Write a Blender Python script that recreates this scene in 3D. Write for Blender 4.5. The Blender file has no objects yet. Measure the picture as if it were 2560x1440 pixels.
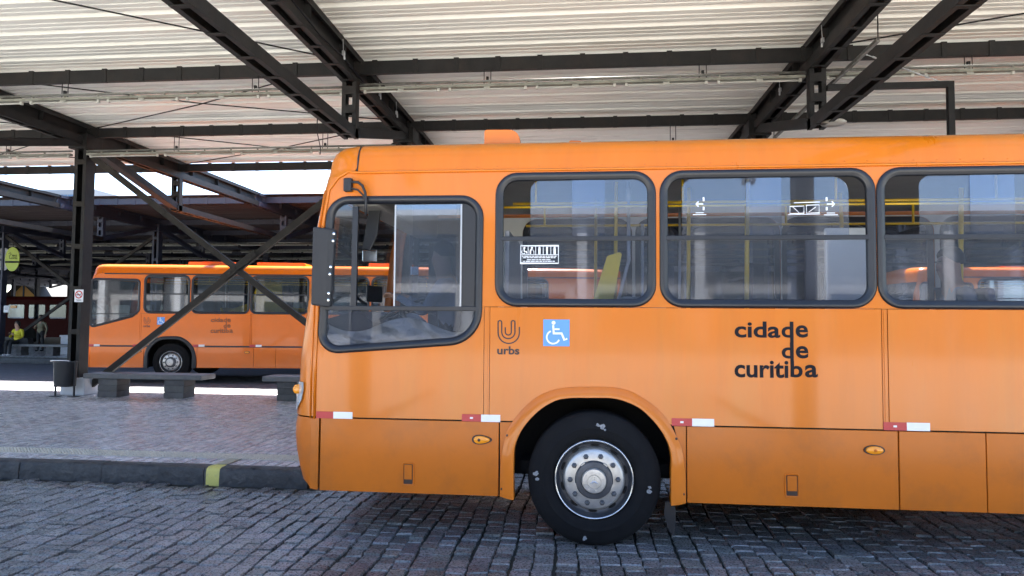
import bpy, math, random
from mathutils import Vector, Matrix
from mathutils.geometry import tessellate_polygon
random.seed(11)
R = math.radians
sc = bpy.context.scene
col = sc.collection

# ------------------------------------------------------------------ camera
F, CX, CY, CAMH = 1707.0, 1280.0, 720.0, 1.73
YAW, PIT, ROLL = R(5.85), R(2.68), R(0.43)
fw = Vector((-math.sin(YAW)*math.cos(PIT), math.cos(YAW)*math.cos(PIT), math.sin(PIT)))
r0 = Vector((math.cos(YAW), math.sin(YAW), 0)); u0 = r0.cross(fw)
rt = r0*math.cos(ROLL) + u0*math.sin(ROLL); up = -r0*math.sin(ROLL) + u0*math.cos(ROLL)
cam = bpy.data.objects.new('camera', bpy.data.cameras.new('camera')); col.objects.link(cam)
cam.matrix_world = Matrix(((rt.x, up.x, -fw.x, 0), (rt.y, up.y, -fw.y, 0), (rt.z, up.z, -fw.z, CAMH), (0, 0, 0, 1)))
cam.data.sensor_width = 36.0; cam.data.lens = F/2560*36
cam.data.clip_start = 0.05; cam.data.clip_end = 3000
sc.camera = cam
def ray(x, y): return fw + rt*((x-CX)/F) - up*((y-CY)/F)
def onY(x, y, Y):
    v = ray(x, y); return Vector((0, 0, CAMH)) + v*(Y/v.y)
def proj(p):
    q = Vector(p) - Vector((0, 0, CAMH)); d = q.dot(fw)
    return (CX + F*q.dot(rt)/d, CY - F*q.dot(up)/d, d) if d > 0.05 else (-9e9, -9e9, d)

# ------------------------------------------------------------------ sky, sun, exposure
SUN_EL, SUN_AZ = 61.5, 4.0
w = bpy.data.worlds.new('World'); sc.world = w; w.use_nodes = True
nt = w.node_tree; bg = nt.nodes['Background']
sky = nt.nodes.new('ShaderNodeTexSky'); sky.sky_type = 'NISHITA'; sky.sun_disc = False
sky.sun_elevation = R(SUN_EL); sky.sun_rotation = R(SUN_AZ); sky.altitude = 900; sky.dust_density = 1.2
nt.links.new(sky.outputs[0], bg.inputs[0]); bg.inputs[1].default_value = 0.085
sun = bpy.data.objects.new('sun', bpy.data.lights.new('sun', 'SUN')); col.objects.link(sun)
sun.data.energy = 5.0; sun.data.angle = R(0.5); sun.data.color = (1.0, 0.965, 0.91)
sd = -Vector((math.sin(R(SUN_AZ))*math.cos(R(SUN_EL)), math.cos(R(SUN_AZ))*math.cos(R(SUN_EL)), math.sin(R(SUN_EL))))
sun.rotation_euler = sd.to_track_quat('-Z', 'Y').to_euler(); sun.location = (0, 30, 40)
sc.view_settings.view_transform = 'Standard'; sc.view_settings.look = 'None'
sc.view_settings.exposure = 3.0; sc.view_settings.gamma = 1.0
sc.render.engine = 'CYCLES'
cy = sc.cycles
cy.max_bounces = 10; cy.diffuse_bounces = 5; cy.glossy_bounces = 4; cy.transparent_max_bounces = 24; cy.transmission_bounces = 4
cy.use_denoising = True; cy.sample_clamp_indirect = 8.0
cy.caustics_reflective = False; cy.caustics_refractive = False

# ------------------------------------------------------------------ materials
MATS = {}
def nd(t, kind, **k):
    n = t.nodes.new(kind)
    for a, b in k.items(): setattr(n, a, b)
    return n
def mat(name, c, rough=0.6, metal=0.0, var=0.0, vscale=6.0, bump=0.0, bscale=40.0, coat=0.0, rvar=0.0, stretch=(1, 1, 1), spec=0.5,
        island=0.0, dirt=None, dscale=2.0, damt=0.0, bdist=0.01, streak=None, samt=0.0, sstretch=(16, 16, 0.8), crough=0.08, world=False):
    """Principled material: base colour with noise variation, per-piece tint, patches of dirt, roughness variation and fine relief."""
    m = bpy.data.materials.new(name); m.use_nodes = True; t = m.node_tree; L = t.links.new
    b = t.nodes['Principled BSDF']
    b.inputs['Roughness'].default_value = rough; b.inputs['Metallic'].default_value = metal
    b.inputs['Specular IOR Level'].default_value = spec
    b.inputs['Coat Weight'].default_value = coat; b.inputs['Coat Roughness'].default_value = crough
    tc = nd(t, 'ShaderNodeTexCoord'); mp = nd(t, 'ShaderNodeMapping'); mp.inputs['Scale'].default_value = stretch
    crd = nd(t, 'ShaderNodeNewGeometry').outputs['Position'] if world else tc.outputs['Object']
    L(crd, mp.inputs['Vector'])
    rgb = nd(t, 'ShaderNodeRGB'); rgb.outputs[0].default_value = (*c, 1); cur = rgb.outputs[0]
    if var or rvar:
        n = nd(t, 'ShaderNodeTexNoise'); n.inputs['Scale'].default_value = vscale; n.inputs['Detail'].default_value = 5; n.inputs['Roughness'].default_value = 0.6
        L(mp.outputs[0], n.inputs['Vector'])
    if var:
        mr = nd(t, 'ShaderNodeMapRange'); mr.inputs[1].default_value = 0.25; mr.inputs[2].default_value = 0.75
        mr.inputs[3].default_value = 1-var; mr.inputs[4].default_value = 1+var
        L(n.outputs['Fac'], mr.inputs[0])
        vm = nd(t, 'ShaderNodeVectorMath', operation='SCALE'); L(cur, vm.inputs[0]); L(mr.outputs[0], vm.inputs['Scale']); cur = vm.outputs[0]
    if island:
        g = nd(t, 'ShaderNodeNewGeometry'); oi = nd(t, 'ShaderNodeObjectInfo')
        ad = nd(t, 'ShaderNodeMath', operation='ADD'); L(g.outputs['Random Per Island'], ad.inputs[0]); L(oi.outputs['Random'], ad.inputs[1])
        fr = nd(t, 'ShaderNodeMath', operation='FRACT'); L(ad.outputs[0], fr.inputs[0])
        mr = nd(t, 'ShaderNodeMapRange'); mr.inputs[3].default_value = 1-island; mr.inputs[4].default_value = 1+island; L(fr.outputs[0], mr.inputs[0])
        vm = nd(t, 'ShaderNodeVectorMath', operation='SCALE'); L(cur, vm.inputs[0]); L(mr.outputs[0], vm.inputs['Scale']); cur = vm.outputs[0]
        wn = nd(t, 'ShaderNodeTexWhiteNoise', noise_dimensions='1D'); L(fr.outputs[0], wn.inputs['W'])
        mx = nd(t, 'ShaderNodeMix', data_type='RGBA', blend_type='OVERLAY'); mx.inputs[0].default_value = island*0.10
        L(cur, mx.inputs[6]); L(wn.outputs['Color'], mx.inputs[7]); cur = mx.outputs[2]
    if dirt:
        n2 = nd(t, 'ShaderNodeTexNoise'); n2.inputs['Scale'].default_value = dscale; n2.inputs['Detail'].default_value = 8; n2.inputs['Roughness'].default_value = 0.7
        L(mp.outputs[0], n2.inputs['Vector'])
        mr = nd(t, 'ShaderNodeMapRange'); mr.inputs[1].default_value = 0.48; mr.inputs[2].default_value = 0.72; mr.inputs[4].default_value = damt
        L(n2.outputs['Fac'], mr.inputs[0])
        mx = nd(t, 'ShaderNodeMix', data_type='RGBA'); L(mr.outputs[0], mx.inputs[0]); L(cur, mx.inputs[6]); mx.inputs[7].default_value = (*dirt, 1); cur = mx.outputs[2]
    if streak:   # run-off stains
        m2 = nd(t, 'ShaderNodeMapping'); m2.inputs['Scale'].default_value = sstretch; L(crd, m2.inputs['Vector'])
        n4 = nd(t, 'ShaderNodeTexNoise'); n4.inputs['Scale'].default_value = 1.0; n4.inputs['Detail'].default_value = 6; n4.inputs['Roughness'].default_value = 0.65; L(m2.outputs[0], n4.inputs['Vector'])
        mr = nd(t, 'ShaderNodeMapRange'); mr.inputs[1].default_value = 0.50; mr.inputs[2].default_value = 0.78; mr.inputs[4].default_value = samt; L(n4.outputs['Fac'], mr.inputs[0])
        mx = nd(t, 'ShaderNodeMix', data_type='RGBA'); L(mr.outputs[0], mx.inputs[0]); L(cur, mx.inputs[6]); mx.inputs[7].default_value = (*streak, 1); cur = mx.outputs[2]
    L(cur, b.inputs['Base Color'])
    if rvar:
        mr = nd(t, 'ShaderNodeMapRange'); mr.inputs[1].default_value = 0.3; mr.inputs[2].default_value = 0.7
        mr.inputs[3].default_value = max(0.02, rough-rvar); mr.inputs[4].default_value = min(1, rough+rvar)
        L(n.outputs['Fac'], mr.inputs[0]); L(mr.outputs[0], b.inputs['Roughness'])
    if bump:
        n3 = nd(t, 'ShaderNodeTexNoise'); n3.inputs['Scale'].default_value = bscale; n3.inputs['Detail'].default_value = 4
        L(mp.outputs[0], n3.inputs['Vector'])
        bp = nd(t, 'ShaderNodeBump'); bp.inputs['Strength'].default_value = bump; bp.inputs['Distance'].default_value = bdist
        L(n3.outputs['Fac'], bp.inputs['Height']); L(bp.outputs[0], b.inputs['Normal'])
    MATS[name] = m
    return m
def glass(name, tint, k=2.0, rough=0.02, haze=0.0):
    m = bpy.data.materials.new(name); m.use_nodes = True; t = m.node_tree; L = t.links.new
    t.nodes.remove(t.nodes['Principled BSDF']); out = t.nodes['Material Output']
    tr = nd(t, 'ShaderNodeBsdfTransparent'); tr.inputs[0].default_value = (*tint, 1)
    gl = nd(t, 'ShaderNodeBsdfGlossy'); gl.inputs['Roughness'].default_value = rough; gl.inputs[0].default_value = (0.90, 0.94, 1, 1)
    fr = nd(t, 'ShaderNodeFresnel'); fr.inputs[0].default_value = 1.5
    mu = nd(t, 'ShaderNodeMath', operation='MULTIPLY', use_clamp=True); mu.inputs[1].default_value = k; L(fr.outputs[0], mu.inputs[0])
    mx = nd(t, 'ShaderNodeMixShader'); L(mu.outputs[0], mx.inputs[0]); L(tr.outputs[0], mx.inputs[1]); L(gl.outputs[0], mx.inputs[2])
    last = mx.outputs[0]
    if haze:   # film of dust on the pane
        df = nd(t, 'ShaderNodeBsdfDiffuse'); df.inputs[0].default_value = (0.62, 0.66, 0.75, 1)
        n = nd(t, 'ShaderNodeTexNoise'); n.inputs['Scale'].default_value = 2.2; n.inputs['Detail'].default_value = 4
        tc = nd(t, 'ShaderNodeTexCoord'); L(tc.outputs['Object'], n.inputs['Vector'])
        mr = nd(t, 'ShaderNodeMapRange'); mr.inputs[1].default_value = 0.25; mr.inputs[2].default_value = 0.75; mr.inputs[3].default_value = haze*0.5; mr.inputs[4].default_value = haze*1.5
        L(n.outputs['Fac'], mr.inputs[0])
        m2 = nd(t, 'ShaderNodeMixShader'); L(mr.outputs[0], m2.inputs[0]); L(last, m2.inputs[1]); L(df.outputs[0], m2.inputs[2]); last = m2.outputs[0]
    L(last, out.inputs[0])
    MATS[name] = m
    return m
M = MATS
mat('orange_paint', (0.60, 0.152, 0.002), 0.36, spec=0.32, var=0.06, vscale=1.3, coat=0.38, crough=0.07, rvar=0.12, bump=0.24, bscale=1.7, bdist=0.035, stretch=(1.7, 1, 0.30), dirt=(0.56, 0.175, 0.015), dscale=1.6, damt=0.7, streak=(0.30, 0.10, 0.02), samt=0.20, sstretch=(6, 6, 0.7))
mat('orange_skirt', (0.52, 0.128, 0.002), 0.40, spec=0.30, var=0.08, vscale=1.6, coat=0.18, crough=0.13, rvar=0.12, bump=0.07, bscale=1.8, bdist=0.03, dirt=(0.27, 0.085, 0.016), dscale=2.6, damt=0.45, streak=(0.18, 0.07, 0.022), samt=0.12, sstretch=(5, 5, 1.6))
mat('orange_gloss', (0.70, 0.145, 0.002), 0.25, spec=0.4, var=0.05, vscale=1.2, coat=0.22, crough=0.04, bump=0.16, bscale=1.5, bdist=0.05, dirt=(0.5, 0.12, 0.008), dscale=2.0, damt=0.25)
mat('rubber', (0.010, 0.0115, 0.017), 0.38, var=0.15, vscale=20, bump=0.05, bscale=120)
mat('black_plastic', (0.010, 0.0105, 0.014), 0.5, var=0.15, vscale=10)
mat('tyre', (0.0075, 0.0078, 0.0095), 0.88, spec=0.2, var=0.2, vscale=9, bump=0.1, bscale=150, dirt=(0.016, 0.0155, 0.015), dscale=5, damt=0.4)
mat('void', (0.008, 0.008, 0.009), 0.9)
mat('rim_steel', (0.075, 0.079, 0.092), 0.42, metal=0.35, var=0.2, vscale=14, dirt=(0.03, 0.03, 0.032), dscale=9, damt=0.5)
mat('rim_silver', (0.50, 0.495, 0.49), 0.36, metal=0.65, var=0.12, vscale=16, dirt=(0.16, 0.15, 0.14), dscale=14, damt=0.4)
mat('chrome', (0.6, 0.61, 0.63), 0.2, metal=1.0)
mat('tape_red', (0.45, 0.02, 0.03), 0.35, var=0.1)
mat('tape_white', (0.75, 0.76, 0.78), 0.35, var=0.05)
mat('sticker_blue', (0.10, 0.30, 0.72), 0.4)
mat('sticker_white', (0.82, 0.83, 0.85), 0.5)
mat('chalk', (0.22, 0.23, 0.25), 0.9, var=0.6, vscale=60)
mat('ink_black', (0.010, 0.010, 0.014), 0.7, spec=0.2)
mat('ink_brown', (0.030, 0.014, 0.012), 0.5)
mat('ink_black_worn', (0.16, 0.045, 0.012), 0.6)
mat('amber', (0.85, 0.30, 0.01), 0.2, coat=0.5)
mat('cream_panel', (0.72, 0.70, 0.63), 0.6, var=0.05)
mat('ceiling_panel', (0.30, 0.29, 0.28), 0.6, var=0.08)
mat('yellow_rail', (0.72, 0.45, 0.02), 0.35, coat=0.3)
mat('yellow_plastic', (1.0, 0.70, 0.02), 0.45)
mat('grey_metal', (0.42, 0.43, 0.45), 0.35, metal=0.4)
mat('grey_panel', (0.05, 0.052, 0.06), 0.6)
mat('bus_floor', (0.12, 0.12, 0.13), 0.7, var=0.1)
mat('seat_blue', (0.05, 0.075, 0.15), 0.7, var=0.15, vscale=30)
mat('silver_cover', (0.24, 0.235, 0.22), 0.42, metal=0.5, bump=1.0, bscale=5, bdist=0.06)
mat('paper', (0.80, 0.80, 0.78), 0.7)
mat('lamp_lens', (0.55, 0.57, 0.6), 0.15, metal=0.5, coat=0.6)
glass('bus_glass', (0.76, 0.795, 0.87), 1.25, haze=0.035)
glass('bus_glass_clear', (0.88, 0.91, 0.94), 1.0, haze=0.008)
glass('bus_glass_cab', (0.62, 0.68, 0.78), 2.6, haze=0.03)
glass('bus_glass_far', (0.62, 0.66, 0.72), 3.0)
glass('bus_glass_dark', (0.45, 0.50, 0.55), 0.9)
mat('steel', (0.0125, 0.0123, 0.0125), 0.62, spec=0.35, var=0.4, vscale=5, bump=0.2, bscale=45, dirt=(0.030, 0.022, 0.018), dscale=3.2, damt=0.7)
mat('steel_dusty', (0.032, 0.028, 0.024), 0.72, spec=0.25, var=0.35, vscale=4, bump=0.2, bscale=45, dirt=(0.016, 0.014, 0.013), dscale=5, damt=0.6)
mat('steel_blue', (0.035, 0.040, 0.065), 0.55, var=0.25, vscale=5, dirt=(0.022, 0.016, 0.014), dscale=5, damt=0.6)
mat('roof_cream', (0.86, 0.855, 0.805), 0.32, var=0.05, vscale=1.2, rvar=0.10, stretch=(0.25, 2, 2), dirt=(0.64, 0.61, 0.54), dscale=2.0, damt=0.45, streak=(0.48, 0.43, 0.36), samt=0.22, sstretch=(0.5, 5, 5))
mat('roof_shade_dark', (0.085, 0.062, 0.055), 0.6, var=0.15, vscale=1.2, stretch=(0.25, 2, 2))  # far roof: deep shade and dust both put into this dark colour
mat('conduit', (0.20, 0.205, 0.19), 0.45, metal=0.3, var=0.3, vscale=8, dirt=(0.08, 0.06, 0.045), dscale=6, damt=0.8)
mat('trunking', (0.24, 0.245, 0.21), 0.5, var=0.25, vscale=4, dirt=(0.10, 0.09, 0.07), dscale=5, damt=0.8)
mat('tube_white', (0.52, 0.52, 0.48), 0.3)
mat('cobble', (0.160, 0.158, 0.158), 0.30, spec=0.75, var=0.55, vscale=55, bump=0.8, bscale=48, bdist=0.006, island=0.34, rvar=0.12, dirt=(0.055, 0.052, 0.052), dscale=30, damt=0.6, streak=(0.05, 0.048, 0.050), samt=0.45, sstretch=(1.1, 0.7, 1), world=True)
mat('joint_soil', (0.020, 0.021, 0.017), 0.95, var=0.5, vscale=12, dirt=(0.035, 0.045, 0.018), dscale=5, damt=0.6, bump=0.5, bscale=60)
mat('street_far', (0.11, 0.108, 0.118), 0.6, var=0.4, vscale=7, bump=0.8, bscale=9, bdist=0.02)
mat('plaza', (0.50, 0.48, 0.43), 0.8, var=0.30, vscale=0.35)
mat('paver', (0.47, 0.455, 0.465), 0.27, spec=0.65, var=0.06, vscale=9, island=0.16, rvar=0.06, dirt=(0.30, 0.26, 0.27), dscale=0.8, damt=0.5, world=True)
mat('paver_bed', (0.012, 0.011, 0.012), 0.95)
mat('tactile', (0.54, 0.50, 0.42), 0.55, var=0.10, vscale=8, dirt=(0.36, 0.33, 0.27), dscale=3, damt=0.6, island=0.1)
mat('kerb', (0.034, 0.035, 0.039), 0.6, var=0.35, vscale=7, bump=0.9, bscale=20, bdist=0.02, dirt=(0.075, 0.073, 0.072), dscale=7, damt=0.7)
mat('yellow_paint', (0.62, 0.56, 0.15), 0.65, var=0.15, vscale=14, dirt=(0.28, 0.26, 0.14), dscale=14, damt=0.7)
mat('yellow_worn', (0.33, 0.31, 0.22), 0.55, var=0.12, vscale=12)
mat('bench_stone', (0.105, 0.105, 0.108), 0.5, var=0.25, vscale=10, bump=0.2, bscale=60)
mat('bench_block', (0.085, 0.083, 0.082), 0.8, var=0.3, vscale=9, bump=0.4, bscale=50, island=0.2)
mat('plinth_white', (0.62, 0.63, 0.65), 0.7, var=0.12, vscale=5)
mat('sign_green', (0.42, 0.50, 0.05), 0.5)
mat('sign_red', (0.55, 0.03, 0.03), 0.5)
mat('house_ochre', (0.78, 0.47, 0.14), 0.8, var=0.06)
mat('house_trim', (0.02, 0.018, 0.017), 0.7)
mat('tower_blue', (0.07, 0.13, 0.22), 0.35, var=0.1, vscale=0.4)
mat('wall_white', (0.28, 0.29, 0.30), 0.8)
mat('dark_red', (0.045, 0.0035, 0.0045), 0.65, spec=0.12, var=0.1)
mat('blocker_wall', (0.02, 0.019, 0.02), 0.7, var=0.15)  # near black: shade put into the colour of the added sky-blocking building
mat('hall_column', (0.26, 0.25, 0.24), 0.8, var=0.1)  # hall materials: unseen hall added to shape reflections in glass and paint
mat('hall_wall', (0.16, 0.15, 0.14), 0.8, var=0.1)
mat('hall_glass', (0.02, 0.025, 0.03), 0.15, spec=0.6)
mat('skin', (0.50, 0.29, 0.20), 0.5); mat('skin_dark', (0.32, 0.18, 0.12), 0.5)
mat('hair', (0.018, 0.013, 0.011), 0.5); mat('cloth_yellow', (0.70, 0.62, 0.04), 0.8, var=0.1)
mat('cloth_black', (0.015, 0.015, 0.017), 0.85); mat('cloth_khaki', (0.22, 0.20, 0.13), 0.85, var=0.1)
mat('cloth_grey', (0.16, 0.19, 0.24), 0.85, var=0.08); mat('shoe_white', (0.75, 0.75, 0.75), 0.6)

# ------------------------------------------------------------------ builders
class MB:
    def __init__(s): s.v = []; s.f = []; s.mi = []
    def add(s, vs, fs, mi=0):
        o = len(s.v); s.v += [tuple(v) for v in vs]; s.f += [tuple(i+o for i in f) for f in fs]; s.mi += [mi]*len(fs); return s
    def axbox(s, c, ax, ay, az, sx, sy, sz, mi=0):
        c = Vector(c); ax = Vector(ax)*(sx/2); ay = Vector(ay)*(sy/2); az = Vector(az)*(sz/2)
        vs = [c+a*ax+b*ay+d*az for d in (-1, 1) for a, b in ((-1, -1), (1, -1), (1, 1), (-1, 1))]
        return s.add(vs, [(3, 2, 1, 0), (4, 5, 6, 7), (0, 1, 5, 4), (1, 2, 6, 5), (2, 3, 7, 6), (3, 0, 4, 7)], mi)
    def box(s, x0, x1, y0, y1, z0, z1, mi=0):
        return s.axbox(((x0+x1)/2, (y0+y1)/2, (z0+z1)/2), (1, 0, 0), (0, 1, 0), (0, 0, 1), x1-x0, y1-y0, z1-z0, mi)
    def tube(s, pts, r, n=8, mi=0, cap=True):
        pts = [Vector(p) for p in pts]; rr = r if isinstance(r, (list, tuple)) else [r]*len(pts)
        vs = []; fs = []; a = None
        for i, p in enumerate(pts):
            d = (pts[min(i+1, len(pts)-1)] - pts[max(i-1, 0)]).normalized()
            if a is None: a = d.orthogonal().normalized()
            a = (a - d*a.dot(d)).normalized(); b = d.cross(a)
            vs += [p + (a*math.cos(2*math.pi*k/n) + b*math.sin(2*math.pi*k/n))*rr[i] for k in range(n)]
        for i in range(len(pts)-1):
            for k in range(n): fs.append((i*n+k, i*n+(k+1) % n, (i+1)*n+(k+1) % n, (i+1)*n+k))
        if cap: fs.append(tuple(range(n))[::-1]); fs.append(tuple(range((len(pts)-1)*n, len(pts)*n)))
        return s.add(vs, fs, mi)
    def lathe(s, prof, c, n=40, axis='y', mi=0):
        """prof: (radius, offset along axis)."""
        c = Vector(c); vs = []; fs = []
        for rad, h in prof:
            for k in range(n):
                a = 2*math.pi*k/n; p = Vector((rad*math.cos(a), h, rad*math.sin(a))) if axis == 'y' else Vector((rad*math.cos(a), rad*math.sin(a), h))
                vs.append(c+p)
        for i in range(len(prof)-1):
            for k in range(n): fs.append((i*n+k, i*n+(k+1) % n, (i+1)*n+(k+1) % n, (i+1)*n+k))
        return s.add(vs, fs, mi)
    def plate(s, loops, y0, y1, mi=0):
        """polygon (x,z) with holes, between y0 (front) and y1 (back)."""
        L3 = [[Vector((x, 0, z)) for x, z in lp] for lp in loops]
        flat = [p for lp in L3 for p in lp]; tri = tessellate_polygon(L3); n = len(flat)
        vs = [(p.x, y0, p.z) for p in flat] + [(p.x, y1, p.z) for p in flat]
        fs = []
        for a, b, c in tri:
            nrm = (flat[b]-flat[a]).cross(flat[c]-flat[a])
            if nrm.y > 0: a, c = c, a
            fs.append((a, b, c)); fs.append((c+n, b+n, a+n))
        o = 0
        for lp in L3:
            k = len(lp)
            for i in range(k): j = (i+1) % k; fs.append((o+i, o+j, o+j+n, o+i+n))
            o += k
        return s.add(vs, fs, mi)
    def ribbon(s, pts, w, y, closed=False, mi=0):
        """flat band of width w along 2-D points (x,z) in the plane y."""
        P = [Vector(p) for p in pts]; n = len(P); vs = []; fs = []
        for i in range(n):
            a = P[(i-1) % n] if (closed or i > 0) else P[i]; b = P[(i+1) % n] if (closed or i < n-1) else P[i]
            d = (b-a).normalized(); nn = Vector((-d.y, d.x)); e1 = (P[i]-a); k = 1.0
            if e1.length > 1e-9 and (b-P[i]).length > 1e-9: k = 1/max(0.5, e1.normalized().dot(d))
            q0 = P[i]+nn*w/2*k; q1 = P[i]-nn*w/2*k
            vs += [(q0.x, y, q0.y), (q1.x, y, q1.y)]
        for i in range(n if closed else n-1):
            j = (i+1) % n; fs.append((2*i, 2*i+1, 2*j+1, 2*j))
        return s.add(vs, fs, mi)
    def disc(s, cx, cz, r, y, n=20, mi=0, rz=None):
        rz = rz or r
        return s.add([(cx+r*math.cos(2*math.pi*k/n), y, cz+rz*math.sin(2*math.pi*k/n)) for k in range(n)], [tuple(range(n))], mi)
    def mesh(s, name, mats, smooth=False):
        me = bpy.data.meshes.new(name); me.from_pydata(s.v, [], s.f)
        if isinstance(mats, str): mats = [mats]
        for m in mats: me.materials.append(M[m])
        if len(mats) > 1: me.polygons.foreach_set('material_index', s.mi)
        if smooth: me.polygons.foreach_set('use_smooth', [True]*len(s.f))
        me.update(); return me
    def build(s, name, mats, parent=None, smooth=False, bevel=0.0, auto=None):
        o = bpy.data.objects.new(name, s.mesh(name, mats, smooth)); col.objects.link(o)
        if parent is not None: attach(o, parent)
        if bevel:
            b = o.modifiers.new('bevel', 'BEVEL'); b.width = bevel; b.segments = 2; b.limit_method = 'ANGLE'; b.angle_limit = R(40)
        if auto: o.data.set_sharp_from_angle(angle=R(auto))
        return o
WORLD = {}
def attach(o, parent):
    o.parent = parent
    if parent.name in WORLD: o.matrix_parent_inverse = WORLD[parent.name].inverted()
def tag(o, label, cat, group=None, kind=None):
    if label: o['label'] = label
    if cat: o['category'] = cat
    if group: o['group'] = group
    if kind: o['kind'] = kind
    return o
def thing(name, label, cat, loc=(0, 0, 0), rz=0.0, group=None, world=False, kind=None):
    """Empty at the thing's base; world=True: its parts are given in world coordinates."""
    o = bpy.data.objects.new(name, None); col.objects.link(o); o.location = loc; o.rotation_euler = (0, 0, rz); o.empty_display_size = 0.2
    if world: WORLD[o.name] = Matrix.Translation(Vector(loc)) @ Matrix.Rotation(rz, 4, 'Z')
    return tag(o, label, cat, group, kind)
def copy_tree(o, parent=None):
    c = o.copy(); col.objects.link(c)
    if parent is not None: c.parent = parent
    for ch in list(o.children): copy_tree(ch, c)
    return c
def text(s, name, x0, x1, z0, z1, y, mt, parent, bold=0.02):
    cu = bpy.data.curves.new(name, 'FONT'); cu.body = s; cu.size = 1; cu.offset = bold; cu.resolution_u = 4
    o = bpy.data.objects.new(name, cu); col.objects.link(o)
    dg = bpy.context.evaluated_depsgraph_get(); me = bpy.data.meshes.new_from_object(o.evaluated_get(dg))
    bpy.data.objects.remove(o); bpy.data.curves.remove(cu)
    xs = [v.co.x for v in me.vertices]; ys = [v.co.y for v in me.vertices]
    ax, bx, ay, by = min(xs), max(xs), min(ys), max(ys)
    for v in me.vertices:
        v.co = (x0+(v.co.x-ax)/(bx-ax)*(x1-x0), y, z0+(v.co.y-ay)/(by-ay)*(z1-z0))
    me.materials.clear(); me.materials.append(M[mt]); me.name = name
    o = bpy.data.objects.new(name, me); col.objects.link(o); attach(o, parent); return o
def fillet(pts, rad, n=7):
    out = []; k = len(pts)
    rad = rad if isinstance(rad, (list, tuple)) else [rad]*k
    for i in range(k):
        p = Vector(pts[i]); a = Vector(pts[i-1])-p; b = Vector(pts[(i+1) % k])-p; r = rad[i]
        if r <= 0: out.append(tuple(p)); continue
        a.normalize(); b.normalize(); ang = math.acos(max(-1, min(1, a.dot(b)))); d = r/math.tan(ang/2)
        c = p + (a+b).normalized()*(r/math.sin(ang/2)); s0 = p+a*d; s1 = p+b*d
        a0 = math.atan2(s0.y-c.y, s0.x-c.x); a1 = math.atan2(s1.y-c.y, s1.x-c.x); da = (a1-a0+math.pi) % (2*math.pi)-math.pi
        out += [(c.x+r*math.cos(a0+da*t/n), c.y+r*math.sin(a0+da*t/n)) for t in range(n+1)]
    return out
def offs(path, d):
    """inset of a convex counter- or clockwise path."""
    n = len(path); cx = sum(p[0] for p in path)/n; cz = sum(p[1] for p in path)/n; out = []
    for i in range(n):
        t = Vector(path[(i+1) % n])-Vector(path[i-1]); nn = Vector((-t.y, t.x)).normalized()
        if nn.dot(Vector((cx, cz))-Vector(path[i])) < 0: nn = -nn
        q = Vector(path[i])+nn*d; out.append((q.x, q.y))
    return out
def clip(path, fn):
    """part of a convex path where fn(p) >= 0."""
    out = []; n = len(path)
    for i in range(n):
        a, b = path[i], path[(i+1) % n]; fa, fb = fn(a), fn(b)
        if fa >= 0: out.append(a)
        if (fa >= 0) != (fb >= 0):
            t = fa/(fa-fb); out.append((a[0]+(b[0]-a[0])*t, a[1]+(b[1]-a[1])*t))
    return out
def sweep(mb, path, prof, mi=0, closed=True):
    """prof: (inset, y) pairs swept round a path (x,z)."""
    loops = [[(x, y, z) for x, z in (offs(path, d) if d else path)] for d, y in prof]
    n = len(path); vs = [p for lp in loops for p in lp]; fs = []
    for i in range(len(loops)-1):
        for k in range(n if closed else n-1): j = (k+1) % n; fs.append((i*n+k, i*n+j, (i+1)*n+j, (i+1)*n+k))
    return mb.add(vs, fs, mi)
def lerp_tab(tab, v):
    """piecewise linear lookup; tab sorted by first value."""
    if v <= tab[0][0]: return tab[0][1]
    for (a, x), (b, y) in zip(tab, tab[1:]):
        if v <= b: return x+(y-x)*(v-a)/(b-a)
    return tab[-1][1]

# ------------------------------------------------------------------ ground, road, platforms
YK, YKT, ZP = 6.84, 7.0, 0.17          # kerb face, kerb back, platform height
BX0, BX1, YBAY = -2.80, -2.62, 8.05    # the kerb steps back here to a bus bay
g = MB(); g.add([(-1200, -1200, -0.06), (1200, -1200, -0.06), (1200, 1200, -0.06), (-1200, 1200, -0.06)], [(0, 1, 2, 3)])
tag(g.build('ground', 'street_far'), 'grey paved ground reaching to the horizon', None, kind='structure')
g = MB(); g.add([(-80, -90, -0.02), (80, -90, -0.02), (80, 1.2, -0.02), (-80, 1.2, -0.02)], [(0, 1, 2, 3)])
tag(g.build('plaza', 'plaza'), 'pale paved square on the photographer\'s side of the road', None, kind='structure')
road = MB(); road.add([(-60, 1.2, -0.020), (60, 1.2, -0.020), (60, YBAY+.1, -0.020), (-60, YBAY+.1, -0.020)], [(0, 1, 2, 3)])
road = road.build('cobbled_road', 'joint_soil'); tag(road, 'road of dark grey granite cobbles in front of the kerb', None, kind='structure')

def stone_unit(seed):
    """worn cobble, about 1 x 1 x 1 with its top at z = 0: rounded uneven top, sloping shoulders."""
    rr = random.Random(seed); j = lambda a: rr.uniform(-a, a)
    base = [(-.5, -.5), (0+j(.1), -.5), (.5, -.5), (.5, 0+j(.1)), (.5, .5), (0+j(.1), .5), (-.5, .5), (-.5, 0+j(.1))]
    cut = rr.uniform(-.02, .03)
    vs = []; fs = []
    for x, y in base: vs.append((x*.97+j(.02), y*.97+j(.02), -1.6))
    for x, y in base: vs.append((x*.96+j(.03), y*.96+j(.03), -.40+j(.12)))
    for x, y in base: vs.append((x*(.90-cut)+j(.03), y*(.90-cut)+j(.03), -.02+j(.10)))
    vs.append((j(.1), j(.1), .03+j(.12)))
    for a in (0, 8):
        for k in range(8): fs.append((a+k, a+(k+1) % 8, a+8+(k+1) % 8, a+8+k))
    for k in range(8): fs.append((16+k, 16+(k+1) % 8, 24))
    return vs, fs
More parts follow.
